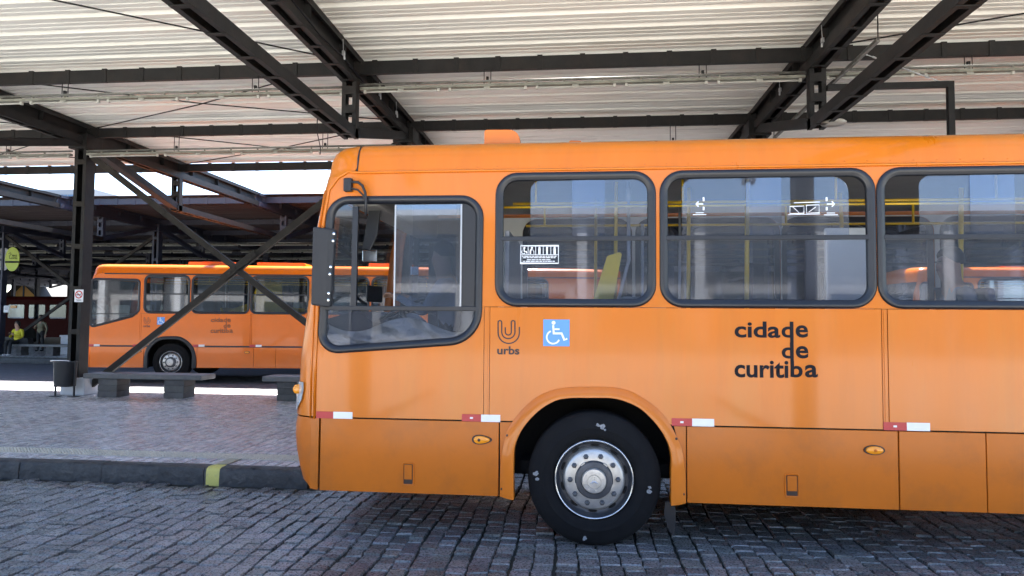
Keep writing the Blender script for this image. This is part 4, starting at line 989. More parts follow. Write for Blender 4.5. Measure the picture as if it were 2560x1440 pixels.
    # nested U emblem
    U([(1245.5, 806), (1245.5, 832)]+uarc(1272, 832, 26.5)+[(1298.5, 817)])
    U([(1245.5, 806)]+[(1250-4.5*math.cos(math.pi*i/6), 806-4.5*math.sin(math.pi*i/6)) for i in range(7)]+[(1254.5, 830)]+uarc(1271, 830, 16.5)+[(1287.5, 806)]+[(1283-(-4.5)*math.cos(math.pi*i/6), 806-4.5*math.sin(math.pi*i/6)) for i in range(7)]+[(1278.5, 830)]+[(1271+7.5*math.cos(math.pi*i/10), 830+7.5*math.sin(math.pi*i/10)) for i in range(11)]+[(1263.5, 818)])
    m.build('emblem', 'ink_brown', root)
    a, b = B(1358, 865), B(1424, 799); m = MB(); m.add([(a[0], yk, a[1]), (b[0], yk, a[1]), (b[0], yk, b[1]), (a[0], yk, b[1])], [(0, 1, 2, 3)]); st_ = m.build('access_sticker', 'sticker_blue', root)
    m = MB(); y2 = yk-.0012
    q = B(1384, 807); m.disc(q[0], q[1], .015, y2)
    m.ribbon([B(1383, 813), B(1384.5, 833.5), B(1404, 833.5), B(1411, 850), B(1418, 846.5)], .0155, y2)
    m.ribbon([B(1384, 823), B(1399, 823)], .012, y2)
    cw = B(1383, 843); m.ribbon([(cw[0]+.050*math.cos(R(k)), cw[1]+.050*math.sin(R(k))) for k in range(112, 346, 9)], .0125, y2)
    m.build('wheelchair_symbol', 'sticker_white', st_)
    for i, (xa, xm, xb, y0_, y1_) in enumerate([(791, 834, 882, 1029, 1045), (1155, 1203, 1251, 1036, 1053), (1679, 1730, 1785, 1046, 1064), (2208, 2266, 2324, 1056, 1075)]):
        a, b, c = B(xa, y1_), B(xm, y0_), B(xb, y0_); m = MB(); m.box(a[0], b[0], yk-.001, yk, a[1], b[1]); t_ = m.build('reflector_tape', 'tape_red', root)
        m = MB(); m.box(b[0], c[0], yk-.001, yk, a[1], b[1]); m.build('white_half', 'tape_white', t_)
        if near and i: m = MB(); q = (a[0]+b[0])/2; m.box(q-.012, q+.012, yk-.0018, yk-.0012, (a[1]+b[1])/2-.007, (a[1]+b[1])/2+.007); m.build('tape_mark', 'tape_white', t_)
    for k in range(2):
        c = B(4.4+k, 0) if 0 else (4.4+1.9*k, .972); m = MB(); m.box(c[0], c[0]+.15, yk-.001, yk, c[1]-.026, c[1]+.026); t_ = m.build('reflector_tape', 'tape_red', root); m = MB(); m.box(c[0]+.15, c[0]+.32, yk-.001, yk, c[1]-.026, c[1]+.026); m.build('white_half', 'tape_white', t_)
    for px, py, rx_, tear in ((1205, 1099, .072, True), (2185, 1125, .068, False)):
        c = B(px, py); m = MB(); vs = []; n_ = 20
        for lv, (k_, yy) in enumerate(((1.12, -.002), (1.10, -.010), (.92, -.010), (.85, -.022), (.45, -.030))):
            for i in range(n_):
                t = 2*math.pi*i/n_; sx_ = rx_*k_*math.cos(t); sz_ = .033*k_*math.sin(t)*(1 if not tear else 1-.28*math.cos(t)); vs.append((c[0]+sx_, yy, c[1]+sz_))
        m.add(vs, [(l*n_+i, l*n_+(i+1) % n_, (l+1)*n_+(i+1) % n_, (l+1)*n_+i) for l in range(4) for i in range(n_)]+[tuple(4*n_+i for i in range(n_))], 0)
        m.mi = [1 if k < 2*n_ else 0 for k in range(len(m.f))]
        lm = m.build('marker_lamp', ['amber', 'ink_brown'], root, smooth=True, auto=40)
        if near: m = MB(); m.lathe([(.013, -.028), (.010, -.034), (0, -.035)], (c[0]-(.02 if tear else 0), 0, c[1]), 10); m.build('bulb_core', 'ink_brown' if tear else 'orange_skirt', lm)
    if near:
        for (xa, ya, xb, yb2) in ((1004, 1156, 1037, 1214), (1961, 1184, 1999, 1244)):
            a, b = B(xa, yb2), B(xb, ya); pth = fillet([(a[0], b[1]), (b[0], b[1]), (b[0], a[1]), (a[0], a[1])], .022)
            m = MB(); sweep(m, pth, [(0, .002), (.002, -.007), (.008, -.008), (.014, -.004), (.015, .0)]); hd = m.build('latch', PS, root, smooth=True, auto=50)
            m = MB(); m.plate([offs(pth, .0155)], -.0012, -.0004); m.build('latch_recess', 'ink_brown', hd)
            m = MB(); m.box(a[0]+.021, b[0]-.021, -.007, -.0014, a[1]+.050, b[1]-.019); m.build('latch_plate', PS, hd, bevel=.003)
        # stickers on the panes
        m = MB(); y3 = -.0005
        y3 = .0085
        a, b = B(1301, 658), B(1396, 614); m.ribbon([(a[0], a[1]), (b[0], a[1]), (b[0], b[1]), (a[0], b[1])], .007, y3, closed=True)
        for i in range(5):
            cx_ = a[0]+(b[0]-a[0])*(i+.5)/5; zt2 = b[1]; zm_ = b[1]-.068
            if i: xx = a[0]+(b[0]-a[0])*i/5; m.ribbon([(xx, zt2), (xx, zm_)], .004, y3)
            m.disc(cx_, zt2-.016, .008, y3, 10)
            if i == 0: m.ribbon([(cx_-.004, zt2-.022), (cx_, zt2-.045), (cx_+.016, zt2-.045), (cx_+.02, zt2-.06)], .008, y3); m.ribbon([(cx_-.006+.017*math.cos(R(k)), zt2-.048+.013*math.sin(R(k))) for k in range(120, 340, 20)], .005, y3)
            elif i == 1: m.ribbon([(cx_, zt2-.022), (cx_-.012, zt2-.040), (cx_-.012, zt2-.064)], .011, y3); m.ribbon([(cx_+.006, zt2-.03), (cx_+.016, zt2-.045), (cx_+.016, zt2-.064)], .004, y3)
            else: m.ribbon([(cx_, zt2-.022), (cx_, zt2-.066)], .017 if i != 3 else .011, y3)
        m.ribbon([(a[0], b[1]-.070), (b[0], b[1]-.070)], .004, y3)
        for zz, e in ((.082, .01), (.094, .02), (.110, .05), (.122, .02)):
            xx = a[0]+e
            while xx < b[0]-e-.01:
                L_ = random.uniform(.012, .035); m.ribbon([(xx, b[1]-zz), (min(xx+L_, b[0]-e), b[1]-zz)], .006, y3); xx += L_+.005
        m.build('priority_seat_sticker', 'sticker_white', root)
        for sgn, px in ((-1, 1749), (1, 2077)):
            m = MB(); c = B(px, 510); y3 = .001
            m.ribbon([(c[0]-sgn*.028, c[1]), (c[0]+sgn*.020, c[1])], .009, y3); m.ribbon([(c[0]+sgn*.008, c[1]+.020), (c[0]+sgn*.026, c[1]), (c[0]+sgn*.008, c[1]-.020)], .009, y3)
            xx = c[0]-sgn*.020 if sgn > 0 else c[0]+.026
            xx = c[0]-.030 if sgn > 0 else c[0]+.030
            m.ribbon([(xx, c[1]+.052), (xx, c[1]+.022)], .013, y3); m.ribbon([(xx, c[1]-.022), (xx, c[1]-.048)], .013, y3)
            for k, (e0, e1) in enumerate(((-.03, .03), (-.05, .05))): m.ribbon([(c[0]+e0, c[1]-.068-k*.014), (c[0]+e1, c[1]-.068-k*.014)], .006, y3)
            m.build('exit_sticker', 'sticker_white', root)
        m = MB(); y3 = .001
        for (xa, ya, xb, yb2) in ((1975, 516, 2010, 534), (2016, 513, 2048, 533)): m.ribbon([B(xa, ya), B(xb, ya-1), B(xb, yb2-1), B(xa, yb2)], .004, y3, closed=True)
        m.ribbon([B(1985, 507), B(2050, 505)], .006, y3); m.ribbon([B(1970, 537), B(2050, 535)], .004, y3); m.ribbon([B(1982, 517), B(1998, 532)], .004, y3); m.ribbon([B(2022, 530), B(2040, 517)], .004, y3)
        m.build('emergency_sticker', 'sticker_white', root)
    return root
bus1 = make_bus('city_bus', 'large orange city bus in front, lettered cidade de curitiba', (0, YB, 0), 0, True)
LZ = R(7.5)
wx, wy = -11.13, 17.62
bus2 = make_bus('city_bus', 'glossy orange bus farther off on the left, seen behind the cross bracing', (wx-WXC*math.cos(LZ), wy-WXC*math.sin(LZ), 0), LZ, False)

bus3 = copy_tree(bus2); bus3.location = (10.75, 18.6, 0); bus3.rotation_euler = (0, 0, R(3)); bus3['label'] = 'orange bus standing behind the near bus, glimpsed through its right-hand windows'

# ------------------------------------------------------------------ platform furniture
def bench(x0, x1, Y, label, piers, zbase=ZP, group='stone benches on the platforms', rows=6):
    root = thing('bench', label, 'bench', ((x0+x1)/2, Y+.25, zbase), world=True, group=group)
    m = MB(); m.box(x0, x1, Y, Y+.52, zbase+.36, zbase+.455); m.build('seat', 'bench_stone', root, bevel=.012)
    for a, b in piers:
        p = None
        rr = random.Random(int(a*100))
        m = MB(); m.box(a+.012, b-.012, Y+.055, Y+.425, zbase, zbase+.359); p = m.build('leg', 'bench_block', root)
        for k in range(3):
            m = MB(); j = rr.uniform(-.005, .005); m.box(a+j, b+j, Y+.045+j, Y+.435+j, zbase+.002+k*.119, zbase+.115+k*.119); m.build('block', 'bench_block', p, bevel=.008)
    return root
Yb = 12.45
P_ = lambda px, py: onY(px, py, Yb).x
bench(P_(207, 940), P_(503, 940), Yb, 'long grey stone bench beside the left column, in front of the far bus', [(P_(240, 970), P_(288, 970)), (P_(406, 970), P_(456, 970))])
bench(P_(655, 945), P_(655, 945)+2.3, Yb, 'grey stone bench partly hidden by the front corner of the near bus', [(P_(690, 970), P_(738, 970)), (P_(690, 970)+1.25, P_(738, 970)+1.25)])
Yb2 = 25.0
P2 = lambda px, py: onY(px, py, Yb2).x
bench(P2(30, 870), P2(178, 870), Yb2, 'dark stone bench on the far platform under the seated woman', [(P2(38, 880), P2(50, 880)), (P2(112, 880), P2(130, 880))])
# litter bins
def bin_black():
    q0, q1 = onY(137, 985, Y1C-.45), onY(186, 985, Y1C-.45); x0, x1 = q0.x, q1.x; y = Y1C-.45; xc = (x0+x1)/2
    root = thing('litter_bin', 'black metal litter bin on posts left of the column', 'litter bin', (xc, y, ZP), world=True)
    m = MB(); n = 20; vs = []
    for z, k in ((.20, .90), (.22, .93), (.64, 1.0), (.66, 1.03), (.68, 1.03), (.68, .95), (.64, .93), (.26, .86)):
        for i in range(n):
            t = 2*math.pi*i/n; c, s = math.cos(t), math.sin(t); q = (abs(c)**4+abs(s)**4)**-.25
            vs.append((xc+.185*k*c*q, y+.15*k*s*q, ZP+z))
    m.add(vs, [(a*n+i, a*n+(i+1) % n, (a+1)*n+(i+1) % n, (a+1)*n+i) for a in range(7) for i in range(n)]+[tuple(range(n))[::-1], tuple(range(7*n, 8*n))])
    m.build('body', 'black_plastic', root, smooth=True, auto=40)
    for a in (x0+.01, x1-.01):
        m = MB(); m.tube([(a, y, ZP), (a, y, ZP+.70)], .018, 8); m.box(a-.09, a+.09, y-.06, y+.06, ZP+.001, ZP+.012); m.build('post', 'black_plastic', root)
    m = MB(); m.tube([(x0+.01, y-.15, ZP+.70), (x0+.05, y-.17, ZP+.71), (x1-.05, y-.17, ZP+.71), (x1-.01, y-.15, ZP+.70)], .012, 6); m.build('rim_bar', 'chrome', root, smooth=True)
bin_black()
q = onY(169, 850, 26.6); m = MB(); n = 4
root = thing('litter_bin', 'tall white litter bin on the far platform beside the column', 'litter bin', (q.x, 26.6, ZP), world=True)
m.box(q.x-.16, q.x+.2, 26.4, 26.75, ZP, ZP+.72); m.build('body', 'plinth_white', root, bevel=.02)
m = MB(); m.box(q.x-.19, q.x+.23, 26.37, 26.78, ZP+.72, ZP+.79); m.build('lid', 'plinth_white', root, bevel=.015)
# signs
def disc_obj(name, mt, cx, cz, rx, rz, y, th, root=None, n=36):
    m = MB(); m.plate([[(cx+rx*math.cos(2*math.pi*k/n), cz+rz*math.sin(2*math.pi*k/n)) for k in range(n)]], y, y+th); return m.build(name, mt, root)
a, b = onY(186, 755, Y1C-.15), onY(209, 724, Y1C-.15); ys = Y1C-.15
root = thing('notice_plate', 'white no-smoking notice with red ring on the left column', 'sign', ((a.x+b.x)/2, ys, a.z), world=True)
m = MB(); m.box(a.x, b.x, ys-.004, ys, a.z, b.z); m.build('plate', 'sticker_white', root)
cxs, czs = (a.x+b.x)/2, a.z+(b.z-a.z)*.60; rr_ = (b.x-a.x)*.37
m = MB(); m.ribbon([(cxs+rr_*math.cos(2*math.pi*k/28), czs+rr_*math.sin(2*math.pi*k/28)) for k in range(28)], .022, ys-.006, closed=True); m.ribbon([(cxs-rr_*.7, czs+rr_*.7), (cxs+rr_*.7, czs-rr_*.7)], .016, ys-.0062); m.build('ring', 'sign_red', root)
m = MB(); m.ribbon([(cxs-.05, czs-.005), (cxs+.04, czs-.005)], .018, ys-.0055); m.ribbon([(cxs+.03, czs+.01), (cxs+.05, czs+.03), (cxs+.04, czs+.05)], .006, ys-.0055)
for k in range(2): m.ribbon([(cxs-.06+.02*k, a.z+.045-.02*k), (cxs+.06, a.z+.045-.02*k)], .008, ys-.0055)
m.build('print', 'ink_black', root)
ys = 25.2; c = onY(32, 648, ys); rx_ = onY(50, 648, ys).x-c.x
root = thing('oval_sign', 'yellow-green round hanging sign on the far column at left', 'sign', (c.x, ys, c.z), world=True)
disc_obj('plate', 'sign_green', c.x, c.z, rx_, rx_*1.55, ys-.03, .03, root)
m = MB(); m.box(c.x-rx_*.99, c.x+rx_*.98, ys-.035, ys-.031, c.z-rx_*.48, c.z-rx_*.24); m.build('band', 'ink_black', root)
m = MB(); m.ribbon([(c.x-.17, c.z+.22), (c.x-.08, c.z+.26), (c.x-.05, c.z+.19), (c.x-.13, c.z+.13), (c.x-.11, c.z+.02), (c.x-.02, c.z+.02)], .018, ys-.033); m.build('pictogram', 'ink_black', root)
text('MAIS', 'lettering', c.x-.0, c.x+.21, c.z+.10, c.z+.18, ys-.034, 'ink_black', root); text('CURITIBA', 'lettering', c.x-.04, c.x+.23, c.z+.0, c.z+.07, ys-.034, 'ink_black', root)
m = MB(); m.tube([(c.x, ys, c.z+rx_*1.5), (c.x, ys, c.z+rx_*1.5+.5)], .012, 6); m.box(c.x-.3, c.x+.05, ys-.015, ys+.015, c.z+rx_*1.5+.5, c.z+rx_*1.5+.53); m.build('bracket', 'steel', root)
c2 = onY(8, 648, ys+.25)
root = thing('round_sign', 'plain pale round sign just left of the yellow-green sign', 'sign', (c2.x, ys+.25, c2.z), world=True)
disc_obj('plate', 'plinth_white', c2.x, c2.z, rx_*1.0, rx_*1.5, ys+.25, .03, root)
m = MB(); m.tube([(c2.x, ys+.27, c2.z+rx_*1.4), (c2.x, ys+.27, c2.z+rx_*1.4+.6)], .012, 6); m.build('bracket', 'steel', root)
a, b = onY(9, 781, 25.3), onY(22, 764, 25.3); root = thing('notice_sheet', 'small white paper notice on the far column below the round signs', 'sign', (a.x, 25.3, a.z), world=True)
m = MB(); m.box(a.x, b.x, 25.30, 25.306, a.z, b.z); m.build('sheet', 'paper', root)
m = MB()
for k in range(3): m.ribbon([(a.x+.04, b.z-.06-.05*k), (b.x-.04, b.z-.06-.05*k)], .012, 25.298)
m.build('print', 'ink_black', root)
# square tube frame, dish lamp and fittings under the canopy at right
YT = 9.57; a, b, c = onY(2185, 213, YT), onY(2375, 211, YT), onY(2378, 420, YT)
root = thing('square_tube_frame', 'black square tube frame hanging at upper right beside the truss', 'frame', (b.x, YT, c.z), world=True)
m = MB(); m.box(XF[4]+.10, b.x+.04, YT-.035, YT+.035, b.z-.04, b.z+.04); m.build('arm', 'steel', root, bevel=.004)
m = MB(); m.box(b.x-.04, b.x+.04, YT-.036, YT+.036, 2.9, b.z-.04); m.build('drop_post', 'steel', root, bevel=.004)
m = MB(); p = Vector((b.x-.12, YT, b.z+.04)); q = Vector((XF[4]+.55, YT, 5.40)); m.tube([p, q], .006, 5)
k = 9
for i in range(k): cc = p.lerp(q, (i+.5)/k); m.axbox(cc, (q-p).normalized(), (0, 1, 0), (0, 0, 1), .05, .022 if i % 2 else .008, .02)
m.build('chain', 'grey_metal', root)
p = onY(2080, 308, 9.55); m = MB(); m.lathe([(0, .04), (.05, .035), (.14, .01), (.165, -.01), (.15, -.03), (.09, -.045), (0, -.05)], (p.x, 9.5, p.z), 24, axis='z')
m2 = thing('dish_lamp', 'white dish lamp under the right end of the lower chord', 'lamp', (p.x, 9.5, p.z), world=True); m.build('shade', 'tube_white', m2, smooth=True)
m = MB(); m.tube([(p.x, 9.5, p.z+.03), (p.x, 9.5, 4.42)], .015, 6); m.build('stem', 'steel', m2)
# slotted channel hanging near the right truss
p, q = onY(2195, 100, 8.6), onY(1935, 345, 12.5)
m = MB(); d = (q-p).normalized(); s = d.cross(Vector((0, 0, 1))).normalized(); m.axbox((p+q)/2, d, s, s.cross(d), (q-p).length, .045, .045)
for k in range(40): m.axbox(p+(q-p)*((k+.5)/40)-s.cross(d)*.0-s*.024, d, s, s.cross(d), .04, .004, .02)
root = thing('cable_channel', 'slotted metal cable channel slanting beside the right truss', 'cable channel', p, world=True); m.build('rail', 'conduit', root)
m = MB(); m.tube([p, (p.x, p.y, 5.66)], .008, 6); m.tube([q, (q.x, q.y, 5.66)], .008, 6); m.build('hanger_rod', 'steel', root)
# small spotlights on the upper chords
for i, (X, Y, lab) in enumerate(((XF[3]+.16, 8.9, 'small wire clamp on the left truss, nearest the camera'), (XF[3]+.16, 10.6, 'small wire clamp on the left truss above the strip light'), (XF[3]+.16, 11.6, 'small wire clamp on the left truss near the column'), (XF[4]-.16, 9.0, 'small wire clamp on the right truss, nearest the camera'), (XF[4]-.16, 10.9, 'small wire clamp on the right truss near the column'))):
    m = MB(); m.tube([(X, Y, 5.56), (X+.01, Y, 5.38)], .006, 5); m.axbox((X+.012, Y, 5.36), (1, 0, 0), (0, 1, 0), (0, 0, 1), .035, .05, .06); m.axbox((X+.015, Y+.03, 5.31), (1, 0, 0), (0, 1, .4), (0, -.4, 1), .02, .03, .05)
    tag(m.build('wire_clamp', 'grey_metal', bevel=.004), lab, 'clamp', 'wire clamps on the trusses')

# ------------------------------------------------------------------ people
def person(label, loc, rz, joints, shirt, trousers, shoes, skin='skin', long_hair=False, sleeves=True):
    """joints: dict of named points in local metres, facing -x ... the body is one skinned mesh."""
    J = {k: Vector(v) for k, v in joints.items()}
    V = []; E = []; Rd = []; T = []
    def add(p, r_, t, parent=None):
        V.append(Vector(p)); Rd.append(r_); T.append(t)
        if parent is not None: E.append((parent, len(V)-1))
        return len(V)-1
    pel = add(J['pelvis'], .125, 2); wst = add(J['pelvis'].lerp(J['chest'], .45), .118, 1, pel); ch = add(J['chest'], .135, 1, wst)
    nk = add(J['neck'], .055, 0, ch); hd = J['head']; f_ = J['face']
    h0 = add(hd+Vector((0, 0, -.07))+f_*.012, .068, 0, nk); h1 = add(hd+Vector((0, 0, .015)), .088, 0, h0); add(hd+Vector((0, 0, .065)), .070, 0, h1)
    ns = add(hd+f_*.092+Vector((0, 0, -.02)), .015, 0, h0)
    for s in ('l', 'r'):
        sh = add(J['sh_'+s], .062, 1, ch); el = add(J['el_'+s], .046, 1 if sleeves else 0, sh); wr = add(J['wr_'+s], .030, 1 if sleeves else 0, el)
        dv = J['hand_'+s].normalized(); pm = add(J['wr_'+s]+dv*.055, .034, 0, wr); sd_ = dv.cross(f_).normalized() if dv.cross(f_).length > .1 else Vector((0, 1, 0))
        for k, L in enumerate((.075, .085, .08, .065)):
            o_ = sd_*(-.027+.018*k); a = add(J['wr_'+s]+dv*.10+o_, .0105, 0, pm); b = add(J['wr_'+s]+dv*(.10+L*.55)+o_+Vector((0, 0, -.01)), .009, 0, a); add(J['wr_'+s]+dv*(.10+L*.9)+o_*.9+Vector((0, 0, -.035)), .008, 0, b)
        a = add(J['wr_'+s]+dv*.05-sd_*.045, .011, 0, pm); add(J['wr_'+s]+dv*.095-sd_*.055, .009, 0, a)
        hp = add(J['hip_'+s], .095, 2, pel); kn = add(J['kn_'+s], .066, 2, hp); an = add(J['an_'+s], .045, 2, kn); he = add(J['an_'+s]+Vector((0, 0, -.045)), .042, 3, an)
        add(J['an_'+s]+J['toe_'+s], .036, 3, he)
    me = bpy.data.meshes.new('person'); me.from_pydata(V, E, []); o = bpy.data.objects.new('person', me); col.objects.link(o)
    md = o.modifiers.new('skin', 'SKIN'); md.use_smooth_shade = True
    for i, sv in enumerate(me.skin_vertices[0].data): sv.radius = (Rd[i], Rd[i]); sv.use_root = (i == 0)
    ss = o.modifiers.new('sub', 'SUBSURF'); ss.levels = 2; ss.render_levels = 2
    m2 = bpy.data.meshes.new_from_object(o.evaluated_get(bpy.context.evaluated_depsgraph_get())); o.modifiers.clear(); o.data = m2
    m2.materials.clear()
    for k in (skin, shirt, trousers, shoes): m2.materials.append(M[k])
    for pl in m2.polygons:
        c = pl.center; best = min(range(len(E)), key=lambda e: (c-V[E[e][0]].lerp(V[E[e][1]], max(0, min(1, (c-V[E[e][0]]).dot(V[E[e][1]]-V[E[e][0]])/max(1e-9, (V[E[e][1]]-V[E[e][0]]).length_squared))))).length-.5*(Rd[E[e][0]]+Rd[E[e][1]]))
        a, b = E[best]; t = T[b] if T[b] != 0 or (c-V[b]).length < (c-V[a]).length*1.5 else T[a]
        pl.material_index = t; pl.use_smooth = True
    o.location = loc; o.rotation_euler = (0, 0, rz); tag(o, label, 'person')
    # hair cap and face details
    hm = MB(); n = 16; vs = []
    top = hd+Vector((0, 0, .03))-f_*.014; sx = f_.cross(Vector((0, 0, 1))).normalized(); lo = -.35 if not long_hair else -1.3
    rows = 8
    for i in range(rows+1):
        for k in range(n):
            az = 2*math.pi*k/n; front = max(0, math.cos(az)); lim = lo*(1-front)**.6+.42*front if front > 0.02 else lo
            s_ = 1-(1-lim)*i/rows
            rad = math.sqrt(max(.02, 1-min(1, s_**2))) if s_ > 0 else (1.0 if s_ > -.6 else 1.0+.1*(s_+.6))
            vs.append(top+(f_*math.cos(az)*.105+sx*math.sin(az)*.092)*rad+Vector((0, 0, .112*s_)))
    hm.add(vs, [(i*n+k, i*n+(k+1) % n, (i+1)*n+(k+1) % n, (i+1)*n+k) for i in range(rows) for k in range(n)]+[tuple(range(n))])
    h = hm.build('hair', 'hair', o, smooth=True)
    for sg in (-1, 1):
        em = MB(); q = hd+f_*.086+sx*sg*.032+Vector((0, 0, .006)); em.axbox(q, f_, sx, (0, 0, 1), .012, .030 if long_hair else .022, .020 if long_hair else .009); em.build('eye', 'hair', o)
    em = MB(); em.axbox(hd+f_*.088+Vector((0, 0, -.062)), f_, sx, (0, 0, 1), .008, .042, .007)
    em.build('mouth', 'hair', o)
    return o
def seated(seat=.45, f=Vector((-1, 0, 0)), arms='wheel', lean=0.0, spread=.1, knee=.45, low=0.0):
    s = f.cross(Vector((0, 0, 1))).normalized(); z = lambda v: Vector((0, 0, v)); P = {}
    P['pelvis'] = z(seat+.10); P['chest'] = z(seat+.47)+f*lean; P['neck'] = z(seat+.64)+f*(lean+.02); P['head'] = z(seat+.80)+f*(lean+.05-low); P['face'] = f
    for n, g_ in (('l', -1), ('r', 1)):
        P['sh_'+n] = z(seat+.55)+s*g_*.19+f*lean; P['hip_'+n] = z(seat+.08)+s*g_*.10+f*.05; P['kn_'+n] = z(seat+.10)+s*g_*spread+f*knee; P['an_'+n] = z(.10)+s*g_*spread+f*(knee+.02); P['toe_'+n] = f*.15+z(-.06)
        if arms == 'wheel': P['el_'+n] = z(seat+.30)+s*g_*.26+f*.20; P['wr_'+n] = z(seat+.42)+s*g_*.17+f*.42; P['hand_'+n] = (f*1+z(.3)-s*g_*.2)
        elif arms == 'phone': P['el_'+n] = z(seat+.27)+s*g_*.27+f*.08; P['wr_'+n] = z(seat+.36)+s*g_*.09+f*.28; P['hand_'+n] = (f*.6+z(.6)-s*g_*.5)
        else: P['el_'+n] = z(seat+.28)+s*g_*.24+f*.02; P['wr_'+n] = z(seat+.20)+s*g_*.14+f*.26; P['hand_'+n] = (f*1-z(.1)-s*g_*.3)
    return P
def standing(h=1.65, f=Vector((0, -1, 0))):
    k = h/1.72; s = f.cross(Vector((0, 0, 1))).normalized(); z = lambda v: Vector((0, 0, v*k)); P = {'pelvis': z(.95), 'chest': z(1.28), 'neck': z(1.47), 'head': z(1.62)+f*.03, 'face': f}
    for n, g_ in (('l', -1), ('r', 1)):
        P['sh_'+n] = z(1.38)+s*g_*.18; P['el_'+n] = z(1.10)+s*g_*.27+f*.02; P['wr_'+n] = z(1.16)+s*g_*.08+f*.25; P['hand_'+n] = f*.3+z(.6)-s*g_*.6
        P['hip_'+n] = z(.88)+s*g_*.10; P['kn_'+n] = z(.48)+s*g_*.11; P['an_'+n] = z(.09)+s*g_*.12; P['toe_'+n] = f*.15+z(-.05)
    P['el_l'] = z(1.08)-s*.30; P['wr_l'] = z(.84)-s*.30+f*.08; P['hand_l'] = z(-1)+f*.2
    return P
person('bus driver in a pale shirt at the wheel of the near bus', (-1.13, YB+.58, 1.03), 0, seated(.46, lean=.05), 'cloth_grey', 'cloth_black', 'cloth_black', skin='skin_dark')
pz = onY(2395, 690, YB+.62)
person('passenger in pale clothes at the right-hand window of the near bus', (pz.x, YB+.62, .97), 0, seated(.46, lean=.02, arms='lap'), 'cloth_grey', 'cloth_black', 'cloth_black', skin='skin_dark')
wq = onY(33, 850, Yb2); wo = person('woman in a yellow top and dark trousers sitting on the far bench with a phone', (wq.x, Yb2+.22, ZP), 0, seated(.455, f=Vector((0, -1, 0)), arms='phone', spread=.09), 'cloth_yellow', 'cloth_black', 'shoe_white', long_hair=True)
m = MB(); m.axbox((wq.x, Yb2+.22-.38, ZP+.455+.43), (1, 0, 0), (0, .8, -.6), (0, .6, .8), .075, .010, .15); tag(m.build('phone', 'ink_black', bevel=.004), 'small dark phone held by the seated woman in yellow', 'phone')
m = MB(); bx_ = wq.x+.34; m.plate([fillet([(bx_-.2, ZP+.457), (bx_-.17, ZP+.68), (bx_+.16, ZP+.70), (bx_+.22, ZP+.457)], [.02, .08, .08, .02], 5)], Yb2+.12, Yb2+.40); tag(m.build('bag', 'cloth_black', bevel=.03), 'black bag on the far bench beside the seated woman', 'bag')
sq = onY(102, 830, 28.4); person('person in a khaki jacket standing behind the far bench', (sq.x, 28.4, ZP), 0, standing(1.60), 'cloth_khaki', 'cloth_black', 'cloth_black', skin='skin_dark')

# ------------------------------------------------------------------ background
def far_bus():
    Y = 42.0; x0, x1 = -45.0, -24.5
    root = thing('articulated_bus', 'dark red bus parked in the shade behind the far platform', 'bus', ((x0+x1)/2, Y+1.2, 0), world=True)
    holes = []; x = x0+.8
    while x < x1-1.6:
        holes.append(fillet([(x, 2.55), (x+1.25, 2.55), (x+1.25, 1.55), (x, 1.55)], .12, 4)); x += 1.5
    m = MB(); m.plate([[(x0, .35), (x0, 2.8), (x1, 2.8), (x1, .35)]]+holes, Y, Y+.05); m.build('side', 'dark_red', root)
    m = MB(); m.box(x0, x1, Y+2.4, Y+2.45, .35, 2.8); m.build('far_side', 'dark_red', root)
    pr = [(0, 2.8), (.05, 2.95), (.2, 3.05), (1.2, 3.1), (2.2, 3.05), (2.4, 2.95), (2.45, 2.8)]
    m = MB(); m.add([(xx, Y+a, z) for xx in (x0, x1) for a, z in pr], [(i, i+1, i+8, i+7) for i in range(6)]+[tuple(range(7)), tuple(range(13, 6, -1))]); m.build('roof', 'dark_red', root, smooth=True, auto=40)
    for hh in holes:
        m = MB(); sweep(m, hh, [(-.01, -.002), (0, -.015), (.05, -.012), (.05, .02)]); w_ = m.build('window', 'rubber', root); m = MB(); m.plate([offs(hh, .045)], Y+.01, Y+.014); m.build('pane', 'bus_glass_dark', w_)
    m = MB(); m.box(x0, x1, Y+.1, Y+2.35, .5, .95); m.build('floor', 'void', root)
    for xx in (x0+2.5, x0+8.5, x1-3):
        m = MB(); m.lathe([(0, -.01), (.28, -.01), (.30, -.02), (.45, -.02), (.50, .03), (.50, .25)], (xx, Y, .5), 28); m.build('wheel', 'tyre', root, smooth=True)
    m = MB(); q = onY(33, 767, Y-.05); m.box(q.x-.22, q.x+.22, Y-.03, Y-.001, q.z-.09, q.z+.09); m.build('destination_lamp', 'amber', root, bevel=.02)
far_bus()
